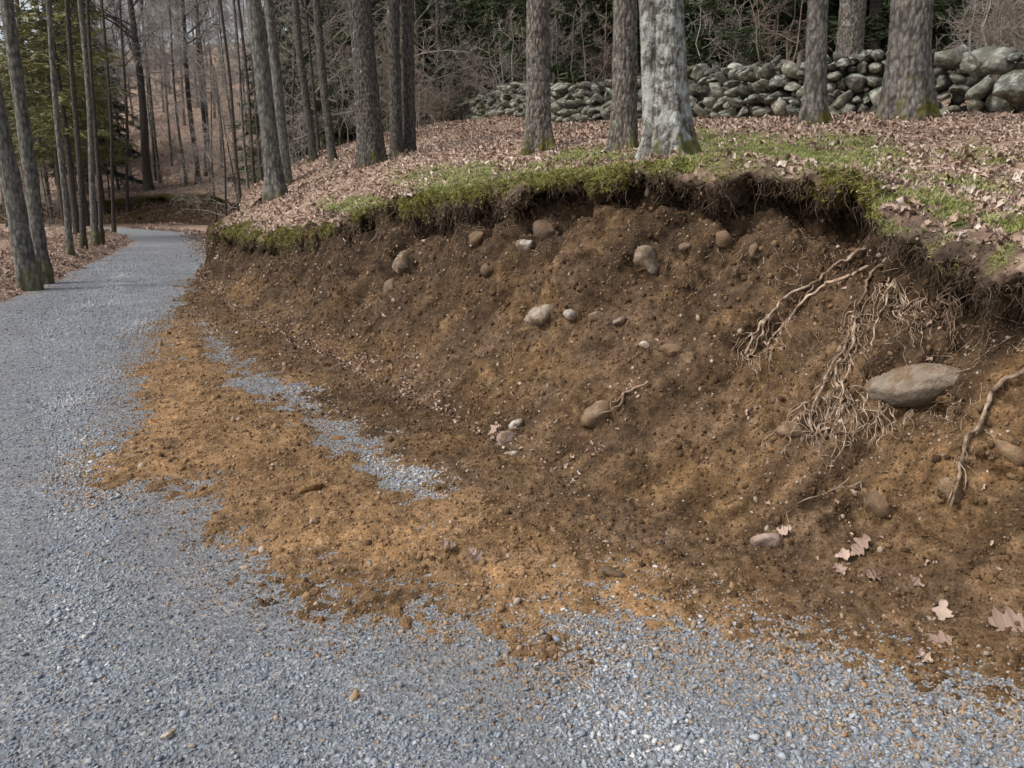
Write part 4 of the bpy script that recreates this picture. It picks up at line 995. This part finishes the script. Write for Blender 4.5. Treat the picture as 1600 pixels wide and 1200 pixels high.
def limbs(axis, rad, h, z0, seed, n, length, depth=3, up=0.45, twigs=4, rmul=0.42, thin=0.0035, droop=0.0):
    s = np.random.default_rng(seed); out = []
    def grow(p, d, L_, r, lev):
        k = 5 if lev < 2 else 4
        pts = [p]; q_ = p
        for j in range(k):
            d = d + s.normal(0, 0.16 + 0.05 * lev, 3) + np.array([0, 0, 0.05 * (1 - lev) - droop]); d = d / np.linalg.norm(d)
            q_ = q_ + d * L_ / k; pts.append(q_)
        out.append((np.array(pts), np.linspace(r, max(r * 0.35, thin * 0.6), k + 1), 5 if lev == 0 else (4 if lev == 1 else 3)))
        if lev < depth:
            for c_ in range(twigs + (1 if lev == 0 else 0)):
                f = s.uniform(0.25, 1.0); i = min(int(f * k), k - 1); b = pts[i] + (pts[i + 1] - pts[i]) * (f * k - i)
                nd = d + s.normal(0, 0.75, 3); nd /= np.linalg.norm(nd)
                grow(b, nd, L_ * s.uniform(0.35, 0.62), max(r * 0.5, thin), lev + 1)
    for i in range(n):
        z = z0 + (h - z0) * (i + s.random()) / n; az = s.random() * 6.28 
        d = np.array([math.cos(az), math.sin(az), up + 0.5 * (z - z0) / (h - z0 + 1e-6)]); d /= np.linalg.norm(d)
        f = 1 - 0.55 * (z - z0) / (h - z0 + 1e-6)
        grow(axis(z), d, length * f * s.uniform(0.7, 1.2), max(rad(z) * rmul, thin), 0)
    return out

def tree_at(name, label, px, py, y, top_px, wpx, wy, mat, seed, h=12, flare=0.5, ridge=0.05, sides=48, rows=150, group=None, twin=None, lobes=4, bend=0.02, top=0.55, cat='tree', crown=True):
    """trunk measured in the photo: foot at (px,py), distance y, axis at the picture's top edge at top_px, width wpx"""
    foot = gy(px, py, y); z = on_hill(foot[0], foot[1])
    if z is None or abs(z - foot[2]) > 0.9: z = foot[2]
    base = np.array([foot[0], foot[1], z])
    dep = proj(base)[2]
    r = wpx / 2 / FOC * dep
    tp = gy(top_px, 0, y); lean = ((tp[0] - base[0]) / (tp[2] - base[2]), 0.0)
    e = obj(name, None, loc=base); tag(e, label, cat, group)
    V, F, ax, rad = trunk_arrays(h, r, lean, seed, sides, rows, flare, ridge, bend, top, lobes=lobes, zfine=min(h, tp[2] - z + 1.5))
    obj('trunk', mesh_np('trunk', V, F, mat), e)
    if twin:
        for (dx, dy, rr, ln) in twin:
            V, F, _, _ = trunk_arrays(h * 0.95, r * rr, (lean[0] + ln, 0.0), seed + 5, sides, rows, flare * 0.8, ridge, bend, top, lobes=3, zfine=min(h, tp[2] - z + 1.5))
            V[:, 0] += dx; V[:, 1] += dy
            obj('trunk', mesh_np('trunk', V, F, mat), e)
    if crown:
        Vt, Ft = tubes(limbs(ax, rad, h, h * 0.55, seed + 1, 9, h * 0.28, 2, 0.5, 3, 0.4, 0.006))
        obj('crown', mesh_np('crown', Vt, Ft, mat), e)
    return e

GF = 'large trunks on the hillside'
tree_at('tree', 'broadest trunk with pale lichen and split seam, on the turf lip', 1046, 250, 7.0, 1040, 56, 100, M_bark_lichen, 1001, 12, 0.75, 0.035, 150, 300, GF, [(-0.125, -0.03, 0.55, -0.018)], 5)
tree_at('tree', 'straight grey trunk directly left of the broad lichened trunk', 974, 236, 8.8, 977, 36, 100, M_bark_grey, 1002, 12, 0.50, 0.045, 96, 260, GF)
tree_at('tree', 'grey trunk with dark wound at its foot, in front of the stone wall', 841, 236, 10.0, 839, 35, 100, M_bark_grey, 1003, 12, 0.65, 0.04, 96, 260, GF)
tree_at('tree', 'slim trunk standing before the wall, left of the stout plated trunk', 1271, 198, 9.6, 1278, 30, 100, M_bark_plate, 1004, 12, 0.60, 0.045, 90, 260, GF)
tree_at('tree', 'stout plated trunk flaring at a mossy foot before the wall', 1413, 188, 9.5, 1424, 56, 100, M_bark_plate, 1005, 13, 0.55, 0.04, 130, 300, GF, lobes=5)
tree_at('tree', 'grey trunk rising behind the wall between slim and stout trunks', 1326, 110, 16.0, 1332, 38, 90, M_bark_grey, 1006, 14, 0.35, 0.05, 72, 160, GF)
tree_at('tree', 'leaning grey trunk at the bank top where the drive bends', 433, 309, 15.0, 393, 25, 200, M_bark_smooth, 1007, 14, 0.55, 0.03, 60, 200, GF, bend=0.03)
tree_at('tree', 'slender trunk close behind the leaning grey trunk', 448, 283, 18.5, 418, 16, 200, M_bark_smooth, 1008, 13, 0.4, 0.03, 40, 160, GF, bend=0.04)
tree_at('tree', 'thick dark brown trunk in the leaf litter, left of a twin trunk', 582, 254, 14.0, 560, 36, 150, M_bark_brown, 1009, 14, 0.35, 0.06, 80, 220, GF)
tree_at('tree', 'twin stemmed brown trunk with leafless suckers at its foot', 620, 247, 15.0, 612, 19, 150, M_bark_brown, 1010, 14, 0.35, 0.05, 60, 200, GF, [(0.20, 0.25, 1.05, 0.012)])
GL = 'trunks on the verge left of the drive'
tree_at('tree', 'leftmost big trunk, leaning out of the picture beside the drive', 44, 434, 13.3, -36, 27, 300, M_bark_smooth, 1011, 14, 0.35, 0.03, 60, 220, GL)
tree_at('tree', 'tall leaning trunk just behind the leftmost big trunk', 66, 418, 14.3, 12, 20, 200, M_bark_smooth, 1012, 14, 0.4, 0.03, 56, 220, GL, bend=0.04)
small = [(110, 392, 19, 78, 9.5, 'thin trunk on the verge, first right of the two leaning trunks'), (130, 374, 21, 108, 8.5, 'thin trunk on the verge, second right of the two leaning trunks'),
         (148, 364, 22.5, 122, 9, 'thin trunk near the road bend, third right of the leaning trunks'), (158, 362, 23.5, 138, 6, 'thinnest trunk nearest the road bend on the verge')]
for i, (px, py, y, tp, w, lab) in enumerate(small):
    tree_at('tree', lab, px, py, y, tp, w, 200, M_bark_dark if i % 2 else M_bark_smooth, 1020 + i, 11, 0.4, 0.03, 24, 90, GL, bend=0.07)
GM = 'trunks in the woods past the bend'
mids = [(233, 299, 49.6, 205, 13, M_bark_dark, 'dark trunk with mossy foot above the far bank'), (243, 280, 55, 222, 5, M_bark_dark, 'thin stem just right of the dark mossy footed trunk'),
        (310, 288, 52, 283, 8, M_bark_dark, 'greenish trunk above the right end of the far bank'), (323, 276, 56, 308, 8, M_bark_dark, 'trunk close behind the greenish trunk above the far bank'),
        (375, 306, 24, 340, 5, M_bark_dark, 'slim stem left of the leaning grey trunk'), (388, 300, 25, 362, 4.5, M_bark_smooth, 'very slim stem beside the leaning grey trunk'), (398, 296, 27, 372, 5, M_bark_dark, 'slim dark stem touching the leaning grey trunk'),
        (490, 249, 24, 465, 12, M_bark_brown, 'brown trunk between slender trunk and thick dark brown trunk'), (521, 254, 22, 492, 13, M_bark_brown, 'forked looking brown trunk left of the thick dark brown trunk'),
        (864, 140, 24, 866, 11, M_bark_dark, 'dark trunk behind the wall, right of the wounded grey trunk'), (947, 130, 26, 946, 8, M_bark_brown, 'thin brown trunk behind the wall, left of straight grey trunk'),
        (1366, 105, 20, 1372, 20, M_bark_dark, 'dark trunk deep behind the wall, left of the stout plated trunk'), (1230, 115, 22, 1236, 10, M_bark_dark, 'dark trunk behind the wall, left of the slim trunk'),
        (690, 190, 30, 680, 8, M_bark_dark, 'dark trunk beyond the far end of the wall'), (178, 352, 30, 160, 5, M_bark_dark, 'thin sapling stem by the inner road bend'),
        (200, 330, 47, 190, 5, M_bark_dark, 'thin stem on the far bank left of the dark trunk'), (60, 330, 44, 30, 9, M_bark_dark, 'dim trunk beyond the drive at far left'), (95, 325, 46, 70, 7, M_bark_dark, 'dim thin trunk beyond the drive at far left')]
for i, (px, py, y, tp, w, m, lab) in enumerate(mids):
    tree_at('tree', lab, px, py, y, tp, w, 150, m, 1040 + i, 13, 0.35, 0.03, 20, 70, GM, bend=0.08)

# ------------------------------------------------------------------ woods behind: copies of a few bare trees, shrubs and conifers
def bare_proto(seed, h, r, z0, n, length, mat_t, mat_c, depth=3, twigs=4, thin=0.005, up=0.4):
    V, F, ax, rad = trunk_arrays(h, r, (random.gauss(0, 0.03), random.gauss(0, 0.03)), seed, 10, 26, 0.35, 0.03, 0.10, 0.25, zfine=h)
    t = mesh_np('trunk', V, F, mat_t)
    Vt, Ft = tubes(limbs(ax, rad, h * 0.97, z0, seed + 1, n, length, depth, up, twigs, 0.45, thin))
    return t, mesh_np('crown', Vt, Ft, mat_c)
def conifer_proto(seed, h, r, z0, mat_n, spread, dens=1.0, quad=0.10, droop=0.25):
    s = np.random.default_rng(seed)
    V, F, ax, rad = trunk_arrays(h, r, (0, 0), seed, 10, 24, 0.3, 0.03, 0.05, 0.15, zfine=h)
    t = mesh_np('trunk', V, F, M_bark_dark)
    vs_, fs_ = [], []; br = []
    z = z0
    while z < h * 0.98:
        f = (z - z0) / (h - z0); nb_ = int(5 * dens + s.integers(0, 3))
        for b in range(nb_):
            az = s.random() * 6.28; L_ = spread * (1 - f) ** 0.7 * s.uniform(0.55, 1.15) + 0.15
            k = 7; p = ax(z); d = np.array([math.cos(az), math.sin(az), 0.15]); pts = [p]
            for j in range(k):
                d = d + np.array([0, 0, -droop / k * 1.6]) + s.normal(0, 0.08, 3); d /= np.linalg.norm(d); p = p + d * L_ / k; pts.append(p)
            br.append((np.array(pts), np.linspace(0.018, 0.004, k + 1), 3))
            m = int(L_ * 74 * dens)
            tq = s.random(m) ** 0.75; idx = np.minimum((tq * k).astype(int), k - 1); P_ = np.array(pts)
            c0 = P_[idx] + (P_[idx + 1] - P_[idx]) * (tq * k - idx)[:, None]
            side = np.array([-math.sin(az), math.cos(az), 0])
            sg = s.normal(0, 0.30, m) * L_ * 0.55 * (1.1 - tq)
            c0 = c0 + side * sg[:, None] + np.array([0, 0, 1]) * (s.normal(-0.05, 0.06, m) - 0.18 * np.abs(sg))[:, None]
            u = s.normal(0, 1, (m, 3)) * [1, 1, 0.45] + np.array([math.cos(az), math.sin(az), -0.3]); u /= np.linalg.norm(u, axis=1, keepdims=True)
            v = np.cross(u, s.normal(0, 1, (m, 3))); v /= np.linalg.norm(v, axis=1, keepdims=True)
            q1 = quad * s.uniform(0.6, 1.5, m)[:, None]; q2 = q1 * 0.13
            o_ = sum(len(x) for x in vs_)
            vs_.append(np.concatenate([c0 - u * q1 - v * q2 * .5, c0 + v * q2, c0 + u * q1, c0 - v * q2]))
            a_ = np.arange(m); fs_.append(np.stack([a_, a_ + m, a_ + 2 * m, a_ + 3 * m], 1) + o_)
        z += s.uniform(0.22, 0.40) / dens
    Vn, Fn = np.concatenate(vs_), np.concatenate(fs_)
    crown = mesh_np('crown', Vn, Fn, mat_n, False)
    Vb, Fb = tubes(br)
    return t, crown, mesh_np('boughs', Vb, Fb, M_bark_dark)

def place(proto, name, x, y, sc, rz, label, group, cat='tree'):
    z = floor_z(x, y)
    e = obj(name, None, loc=(x, y, z - 0.05)); e.rotation_euler = (0, 0, rz); e.scale = (sc, sc, sc); tag(e, label, cat, group)
    for m in proto:
        c_ = obj(m.name.split('.')[0], m, e)
    return e

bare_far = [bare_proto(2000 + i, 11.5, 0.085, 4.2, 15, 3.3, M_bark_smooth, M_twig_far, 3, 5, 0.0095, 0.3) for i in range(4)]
bare_mid = [bare_proto(2020 + i, 7.0, 0.05, 0.7, 15, 1.9, M_bark_dark, M_twig, 3, 4, 0.0042, 0.35) for i in range(3)]
shrub_pink = []
for i in range(4):
    lst = []
    s = np.random.default_rng(2100 + i)
    for k in range(5):
        a = s.random() * 6.28; bx = np.array([0.25 * math.cos(a), 0.25 * math.sin(a), 0.0]); hh = s.uniform(1.6, 2.9); dirx = bx * s.uniform(0.3, 1.6)
        axk = (lambda b0, d0: (lambda q: b0 + d0 * q * 0.6 + np.array([0, 0, q])))(bx, dirx)
        zz_ = np.linspace(-0.1, hh, 8); pts = np.array([axk(q) for q in zz_]) + s.normal(0, 0.03, (8, 3))
        lst.append((pts, np.linspace(0.016, 0.005, 8), 5))
        lst += limbs(axk, lambda q: 0.012, hh, 0.25, 2200 + 10 * i + k, 9, 0.95, 2, 0.25, 4, 0.6, 0.0034)
    V, F = tubes(lst); shrub_pink.append(mesh_np('stems', V, F, M_twig_pink if i % 2 == 0 else M_twig))
con_dark = [conifer_proto(2300 + i, 9.0 + i, 0.16, 0.3, M_needle, 2.6, 1.15, 0.13) for i in range(3)]
con_blue = [conifer_proto(2320, 10.0, 0.16, 1.2, M_needle_b, 2.6, 1.0, 0.14)]
con_yel = [conifer_proto(2330 + i, 8.5, 0.09, 2.9, M_needle_y, 2.0, 0.75, 0.12, 0.1) for i in range(2)]

def at_px(px, y):      # plan position on the sight line of a photo column
    d = ray(px, 300); return d[0] / d[1] * y, y
ANCH = [(30, 'the two leaning verge trunks'), (118, 'the thin verge trunks'), (222, 'the dark mossy footed trunk'), (300, 'the greenish trunk'), (405, 'the leaning grey trunk'), (570, 'the thick dark brown trunk'),
        (625, 'the twin stemmed trunk'), (840, 'the wounded grey trunk'), (1035, 'the broad lichened trunk'), (1275, 'the slim wall trunk'), (1418, 'the stout plated trunk')]
ORD = ['first', 'second', 'third', 'fourth', 'fifth', 'sixth', 'seventh', 'eighth', 'ninth', 'tenth', 'eleventh', 'twelfth']
def place_labels(spots):
    """words that say which one: counted sideways from the nearest landmark trunk"""
    key = {}
    for i, (px, y) in enumerate(spots):
        a = min(ANCH, key=lambda q: abs(q[0] - px)); side = 'right' if px >= a[0] else 'left'
        key.setdefault((a[1], side), []).append((abs(px - a[0]), i))
    out = [None] * len(spots)
    for (an, side), l in key.items():
        for k, (_, i) in enumerate(sorted(l)): out[i] = '%s %s of %s' % (ORD[k], side, an)
    return out
def grove(protos, name, spots, label, group, cat='tree', s0=0.85, s1=1.25):
    for i, ((px, y), w) in enumerate(zip(spots, place_labels(spots))):
        x, yy_ = at_px(px, y)
        place(protos[i % len(protos)], name, x, yy_, random.uniform(s0, s1), random.random() * 6.28, label % w, group, cat)
# dark evergreens behind the wall
spots = [(880, 27), (930, 24), (985, 30), (1095, 22), (1150, 27), (1190, 20.5), (1240, 24), (1300, 22), (1350, 27), (1385, 21), (1455, 24), (1520, 26), (1590, 23), (1480, 31), (1340, 34), (1220, 33), (1080, 34), (960, 38), (830, 34), (770, 37), (710, 40), (740, 50), (650, 44), (905, 33), (1130, 36), (1560, 33), (1420, 34), (800, 30)]
grove(con_dark, 'evergreen_tree', spots, 'dark conifer behind the wall, %s', 'dark conifers behind the wall', s0=0.95, s1=1.35)
spots = [(480, 34), (540, 32), (600, 36), (450, 42), (510, 46), (665, 32), (570, 48), (545, 41)]
grove(con_dark, 'evergreen_tree', spots, 'dark hillside conifer, %s', 'conifers behind the hillside trunks', s0=0.85, s1=1.2)
spots = [(138, 50), (165, 58), (112, 62)]
grove(con_blue, 'evergreen_tree', spots, 'deep blue green conifer past the bend, %s', 'blue green conifers past the bend', s0=1.05, s1=1.35)
spots = [(50, 28), (95, 41), (130, 42), (20, 43), (160, 47), (75, 45), (112, 27), (5, 41), (40, 50), (90, 54), (14, 58), (60, 62), (35, 47), (120, 52), (150, 57), (85, 60), (172, 66), (105, 47), (145, 44)]
grove(con_yel, 'evergreen_tree', spots, 'young yellow green pine, %s', 'yellow green pines left of the bend', s0=0.95, s1=1.35)
# bare grey trees past the bend
spots = [(186, 51), (207, 56), (230, 50.5), (252, 54), (272, 58), (292, 51), (312, 55), (332, 51), (350, 57), (372, 53), (196, 64), (220, 68), (246, 63), (268, 70), (298, 65), (322, 70), (345, 66), (176, 72), (392, 62), (410, 70), (262, 86), (340, 84), (150, 82), (205, 78), (232, 92), (300, 92), (362, 76), (180, 88), (385, 88), (280, 76), (100, 84)]
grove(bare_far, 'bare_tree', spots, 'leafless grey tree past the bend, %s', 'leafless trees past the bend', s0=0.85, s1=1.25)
spots = [(350, 30), (372, 34), (412, 28), (428, 33), (460, 27), (480, 30), (502, 26), (537, 29), (555, 32), (592, 27), (648, 25), (662, 30), (690, 34), (720, 30), (335, 36)]
grove(bare_mid, 'bare_sapling', spots, 'leafless sapling, %s', 'leafless saplings on the hillside', s0=0.8, s1=1.25)
spots = [(38, 42), (70, 41), (100, 43), (140, 47), (8, 30), (170, 48)]
grove(bare_mid, 'bare_sapling', spots, 'leafless verge sapling, %s', 'leafless saplings left of the bend', s0=0.7, s1=1.0)
# brush behind the wall and at the wood's edge
spots = [(712, 33), (738, 30), (772, 29), (802, 26), (850, 24), (885, 22.5), (930, 22), (1110, 19.5), (1200, 18.5), (1482, 16.5), (1514, 16), (1550, 15.5), (1585, 16.5), (1500, 19), (1562, 19.5)]
grove([[m] for m in shrub_pink], 'bare_shrub', spots, 'bare twiggy shrub behind the wall, %s', 'brush behind the wall', 'shrub', 0.85, 1.25)
spots = [(642, 22), (662, 26), (682, 29), (560, 22), (605, 20), (470, 24), (432, 30)]
grove([[m] for m in shrub_pink], 'bare_shrub', spots, 'bare hillside shrub, %s', 'brush among the hillside trunks', 'shrub', 0.6, 1.0)
spots = [(155, 49), (200, 51), (258, 50), (288, 53), (340, 49), (64, 47), (20, 44), (100, 46), (236, 56), (312, 58), (272, 60)]
grove([[m] for m in shrub_pink], 'bare_shrub', spots, 'low bare shrub above the far bank, %s', 'brush past the bend', 'shrub', 0.7, 1.1)
spots = [(36, 25), (77, 27), (12, 22)]
grove([[m] for m in shrub_pink], 'bare_shrub', spots, 'low bare verge shrub, %s', 'brush on the verge', 'shrub', 0.25, 0.4)

# ------------------------------------------------------------------ dry stone wall
M_wall = mat_rock('wall_stone', (0.070, 0.066, 0.055), (0.170, 0.163, 0.140), (0.33, 0.315, 0.28), 0.55, sc=0.3)
wall_line = np.array([gy(a, b, y) for a, b, y in [(1790, 182, 10.6), (1600, 182, 11.9), (1450, 180, 12.9), (1280, 187, 13.6), (1075, 187, 16.0), (950, 191, 18.0), (860, 194, 20.0), (795, 196, 23.5), (750, 197, 27.5), (712, 196, 32.0), (680, 192, 37.0), (640, 190, 42.0)]])
wall_top = np.array([104, 105, 96, 93, 77, 68, 62, 54, 46, 38, 32, 26]) * np.array([10.6, 11.9, 12.9, 13.6, 16, 18, 20, 23.5, 27.5, 32, 37, 42]) / FOC * np.array([0.92, 0.92, 0.92, 0.92, 0.90, 0.84, 0.80, 0.80, 0.82, 0.85, 0.85, 0.8])
stone_m = []
for i in range(14):
    V, F = ico(2); V = V.copy(); s = np.random.default_rng(3000 + i)
    for _ in range(8):
        nn = s.normal(size=3); nn /= np.linalg.norm(nn); hh = 1 - 0.75 * s.random() ** 0.8; d_ = V @ nn; V = V - 1.0 * np.maximum(d_ - hh, 0)[:, None] * nn
    V = V / np.abs(V).max(0)
    V = V * (1 + 0.14 * fbm(V + i * 5, 0.8, 3, 3020 + i)[:, None]); stone_m.append(mesh_np('stone', V, F, M_wall))
wu = np.linspace(0, len(wall_line) - 1, 600); WL = catmull(wall_line, wu); WH = np.interp(wu, np.arange(len(wall_top)), wall_top)
seg = np.r_[0, np.cumsum(np.linalg.norm(np.diff(WL[:, :2], axis=0), axis=1))]
wt = np.gradient(WL[:, :2], axis=0); wt /= np.linalg.norm(wt, axis=1, keepdims=True)
stones = []
total = seg[-1]
s0 = 0.0
for face in (0, 1):                                   # near face and far face of the wall
    zlev = np.full(600, 0.0)
    course = 0
    while course < 14:
        s0 = random.uniform(0, 0.2); any_ = False
        while s0 < total:
            i = int(np.searchsorted(seg, s0)); i = min(i, 599)
            H_ = WH[i]; big = 1.25 if s0 < 3.2 else 1.0
            w = random.choice((random.uniform(0.11, 0.22), random.uniform(0.18, 0.38))) * big * (1.15 if course == 0 else 1.0); hgt = min(w, 0.5) * random.uniform(0.55, 0.85)
            j0, j1 = i, min(int(np.searchsorted(seg, s0 + w)), 599)
            zb = zlev[j0:j1 + 1].mean()
            if zb + hgt * 0.45 < H_:
                any_ = True
                if zb + hgt > H_ * 1.12: hgt = max(H_ * 1.08 - zb, 0.12)
                m_ = (j0 + j1) // 2
                stones.append((seg[m_], zb + hgt / 2, w, hgt, face, m_)); zlev[j0:j1 + 1] = zb + hgt * 0.90
            s0 += w * 0.93
        course += 1
        if not any_: break
wall = obj('stone_wall', None, loc=wall_line[1]); tag(wall, 'long dry stone wall of lichened grey fieldstones along the woods', 'stone wall')
def stone_mat(st):
    sx, zc, w, hgt, face, m_ = st
    t_ = wt[m_]; nrm = np.array([t_[1], -t_[0]]); 
    if nrm[1] > 0: nrm = -nrm
    c_ = WL[m_, :2] + nrm * ((-0.16 if face == 0 else -0.42) + random.gauss(0, 0.035) - 0.03 * zc)
    zg = floor_z(c_[0], c_[1])
    zg = WL[m_, 2] if abs(zg - WL[m_, 2]) > 0.35 else zg
    ang = math.atan2(t_[1], t_[0]) + random.gauss(0, 0.16)
    M_ = Matrix.Translation((c_[0], c_[1], zg - 0.03 + zc)) @ Euler((random.gauss(0, 0.28) + random.choice((0, math.pi)), random.gauss(0, 0.24), ang + random.choice((0, math.pi)))).to_matrix().to_4x4() @ Matrix.Diagonal((w * 0.56, 0.20 + 0.3 * w * random.random(), hgt * 0.60, 1))
    return M_
scored = []
for k, st in enumerate(stones):
    M_ = stone_mat(st); p = np.array(M_.translation); px, py, d = proj(p)
    vis_ = (st[4] == 0) and (640 < px < 1660)
    scored.append(((st[2] * st[3] / d ** 2) if vis_ else 0.0, k, M_, vis_))
scored.sort(key=lambda q_: -q_[0])
chosen = [q_ for q_ in scored if q_[3]][:298]; ids = set(q_[1] for q_ in chosen)
inv = Matrix.Translation(wall.location).inverted()
for sc_, k, M_, _v in chosen:
    o = obj('stone', stone_m[k % 14], wall); o.matrix_local = inv @ M_
# the landmark pale boulder in a dark gap near the right edge
Pw = gy(1588, 138, 11.7); o = obj('stone', stone_m[3], wall); o['label'] = 'big pale rounded boulder in a dark gap'
o.matrix_local = inv @ (Matrix.Translation(Pw) @ Euler((0.1, 0.2, 0.3)).to_matrix().to_4x4() @ Matrix.Diagonal((0.30, 0.28, 0.24, 1)))
Vs_, Fs_, off = [], [], 0
for sc_, k, M_, _v in scored:
    if k in ids: continue
    me_ = stone_m[k % 14]; v = np.empty(len(me_.vertices) * 3, np.float32); me_.vertices.foreach_get('co', v); v = v.reshape(-1, 3)
    A_ = np.array(inv @ M_); Vs_.append(v @ A_[:3, :3].T + A_[:3, 3]); Fs_.append(ico(2)[1] + off); off += len(v)
o = obj('rear_stones', mesh_np('rear_stones', np.concatenate(Vs_), np.concatenate(Fs_), M_wall), wall); o['kind'] = 'stuff'
